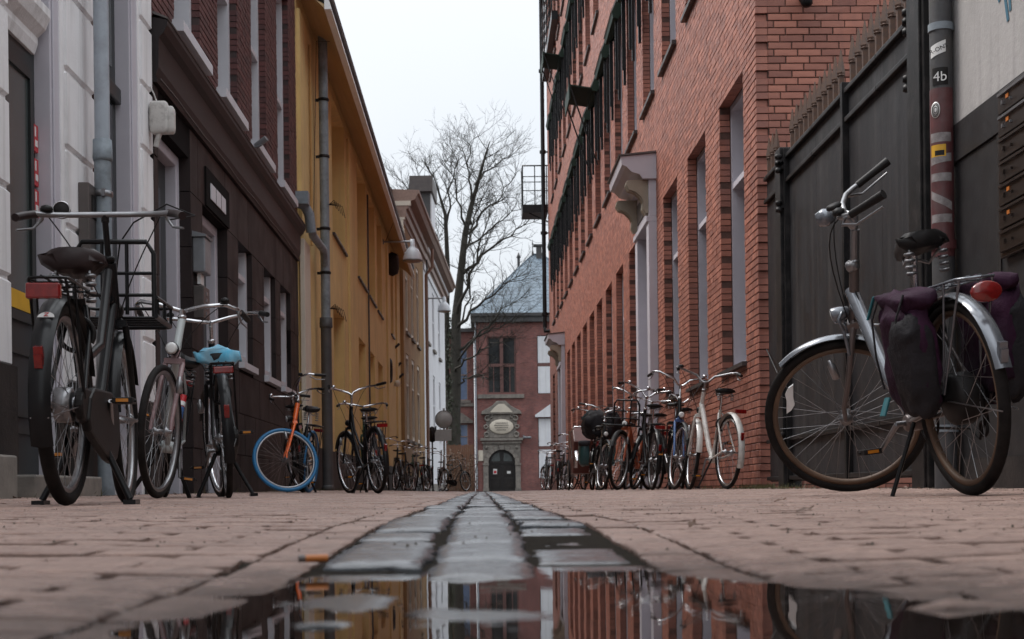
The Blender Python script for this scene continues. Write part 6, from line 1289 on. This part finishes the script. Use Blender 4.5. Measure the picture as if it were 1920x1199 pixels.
# cargo tricycle with maroon hull
cx_,cy_=1.62,25.2; t=thing('cargo_bicycle','maroon cargo tricycle with sloping box beside the bicycle with teal panniers','cargo bicycle',(cx_,cy_,G(cx_,cy_)))
q=MB(); q.prism([(-.05,.30),(1.0,.30),(1.25,1.0),(.05,1.12),(-.40,.85)],lambda a,z,h:(h,a,z),-.02,.55); q.build('cargo_box','maroon',t,bevel=.02)
q=MB(); q.prism([(-.08,.0),(.04,.24),(.10,.0)],lambda a,z,h:(a+.14,h,z+.62),-.415,-.405); q.build('pale_triangle','pink',t)
for sx in(-.06,.60):
    m4=Matrix.Translation((sx,.5,.27))@Matrix.Rotation(R(90),4,'Z'); wheel(t,m4,1,.27,.02,'tyre','chrome','front_wheel')
wheel(t,Matrix.Translation((.27,-.75,.33))@Matrix.Rotation(R(90),4,'Z'),1,.33,.02,'tyre','alu','rear_wheel')
g_=link('mudguard',cm(('cg',),lambda:fender_mesh(.355,.035,R(10),R(150),1)),'chrome',t); g_.matrix_local=Matrix.Translation((-.0,-.75+.0,.33))@Matrix.Rotation(R(90),4,'Z')
q=MB(); q.tube([(-.05,-.30,.55),(-.08,-.30,1.0),(-.0,-.34,1.1),(.27,-.36,1.1),(.55,-.34,1.1),(.6,-.30,1.0),(.58,-.3,.55)],.014,8); q.build('push_bar','chrome',t)
q=MB(); q.tube([(.27,-.75,.33),(.27,-.45,.35),(.27,.1,.32)],.02,8); q.tube([(.27,-.42,.33),(.27,-.6,.88)],.015,8); q.build('frame','maroon',t)
o=link('saddle',saddle_mesh(.1),'mblack',t); o.location=(.27,-.60,.9); o.rotation_euler=(0,0,R(90))
bike('dark bicycle far along the brick wall, right of the far group',2.20,36.5,2,steer=-15,lean=3,lv=2,kind='oma',fc='black',rimc='chrome')
bike('black bicycle in the middle of the far group at the second portal',2.12,39.0,178,steer=18,lean=-3,lv=2,kind='diamond',fc='black',rimc='chrome')
bike('dark bicycle with a white spot at the left end of the far right group',1.93,41.0,-6,steer=8,lean=3,lv=2,kind='step',fc='mblack',rimc='chrome')
bike('small silver-wheeled bicycle farthest away against the brick wall',2.02,44.5,184,steer=-8,lean=-3,lv=2,kind='oma',fc='silver',rimc='chrome')
bike('matt black bicycle behind the maroon cargo tricycle at the brick wall',2.05,28.5,3,steer=-15,lean=3,lv=2,kind='diamond',fc='mblack',rimc='chrome')
bike('brown-grey bicycle between the cargo tricycle and the far right group',1.98,31.5,182,steer=15,lean=-3,lv=2,kind='oma',fc='grey_e',rimc='chrome')
bike('black bicycle close to the wall between the orange and the grey bicycles',2.40,17.2,4,steer=-22,lean=3,lv=1,kind='diamond',fc='black',bar='high',barz=1.08,seatz=.96)
bike('dark bicycle between the orange bicycle and the black bag, turned half away',2.02,20.3,8,steer=-18,lean=3,lv=1,kind='oma',fc='mblack',bar='swept',barz=1.12)
bike('black bicycle with silver wheels just left of the orange one',1.74,21.3,182,steer=14,lean=-3,lv=1,kind='diamond',fc='black',bar='v',barz=1.1,rimc='chrome')
bike('brown-grey bicycle leaning on the wall behind the black bag',2.25,26.0,2,steer=-10,lean=3,lv=2,kind='oma',fc='grey_e',barz=1.12,rimc='chrome')
bike('black bicycle deep in the shade before the second portal',1.80,34.0,4,steer=10,lean=2,lv=2,kind='oma',fc='black',barz=1.12,rimc='chrome')
# weeds at the wall foot
q=MB(); rw=random.Random(9)
for i in range(900):
    if i%3==0: x=2.56-abs(rw.gauss(0,.05)); y=rw.gauss(13.1,.6)
    elif i%3==1: x=2.5-abs(rw.gauss(0,.08)); y=rw.uniform(8.8,16)
    else: x=-2.52+abs(rw.gauss(0,.07)); y=rw.uniform(20.8,30) if rw.random()<.6 else rw.uniform(8,20)
    z=G(x,y); h=rw.uniform(.015,.06); a=rw.uniform(0,6.28); w_=.004; dx,dy=rw.gauss(0,.02),rw.gauss(0,.02)
    q.add([(x-w_*math.cos(a),y-w_*math.sin(a),z-.004),(x+w_*math.cos(a),y+w_*math.sin(a),z-.004),(x+dx,y+dy,z+h)],[(0,1,2)])
M['weed']=mat('wet_weeds',(.06,.075,.02),(.09,.08,.03),rough=.6,island=.7)
o=tag(q.build('weeds','weed'),kind='stuff'); o['label']='thin weeds growing at the foot of the walls'
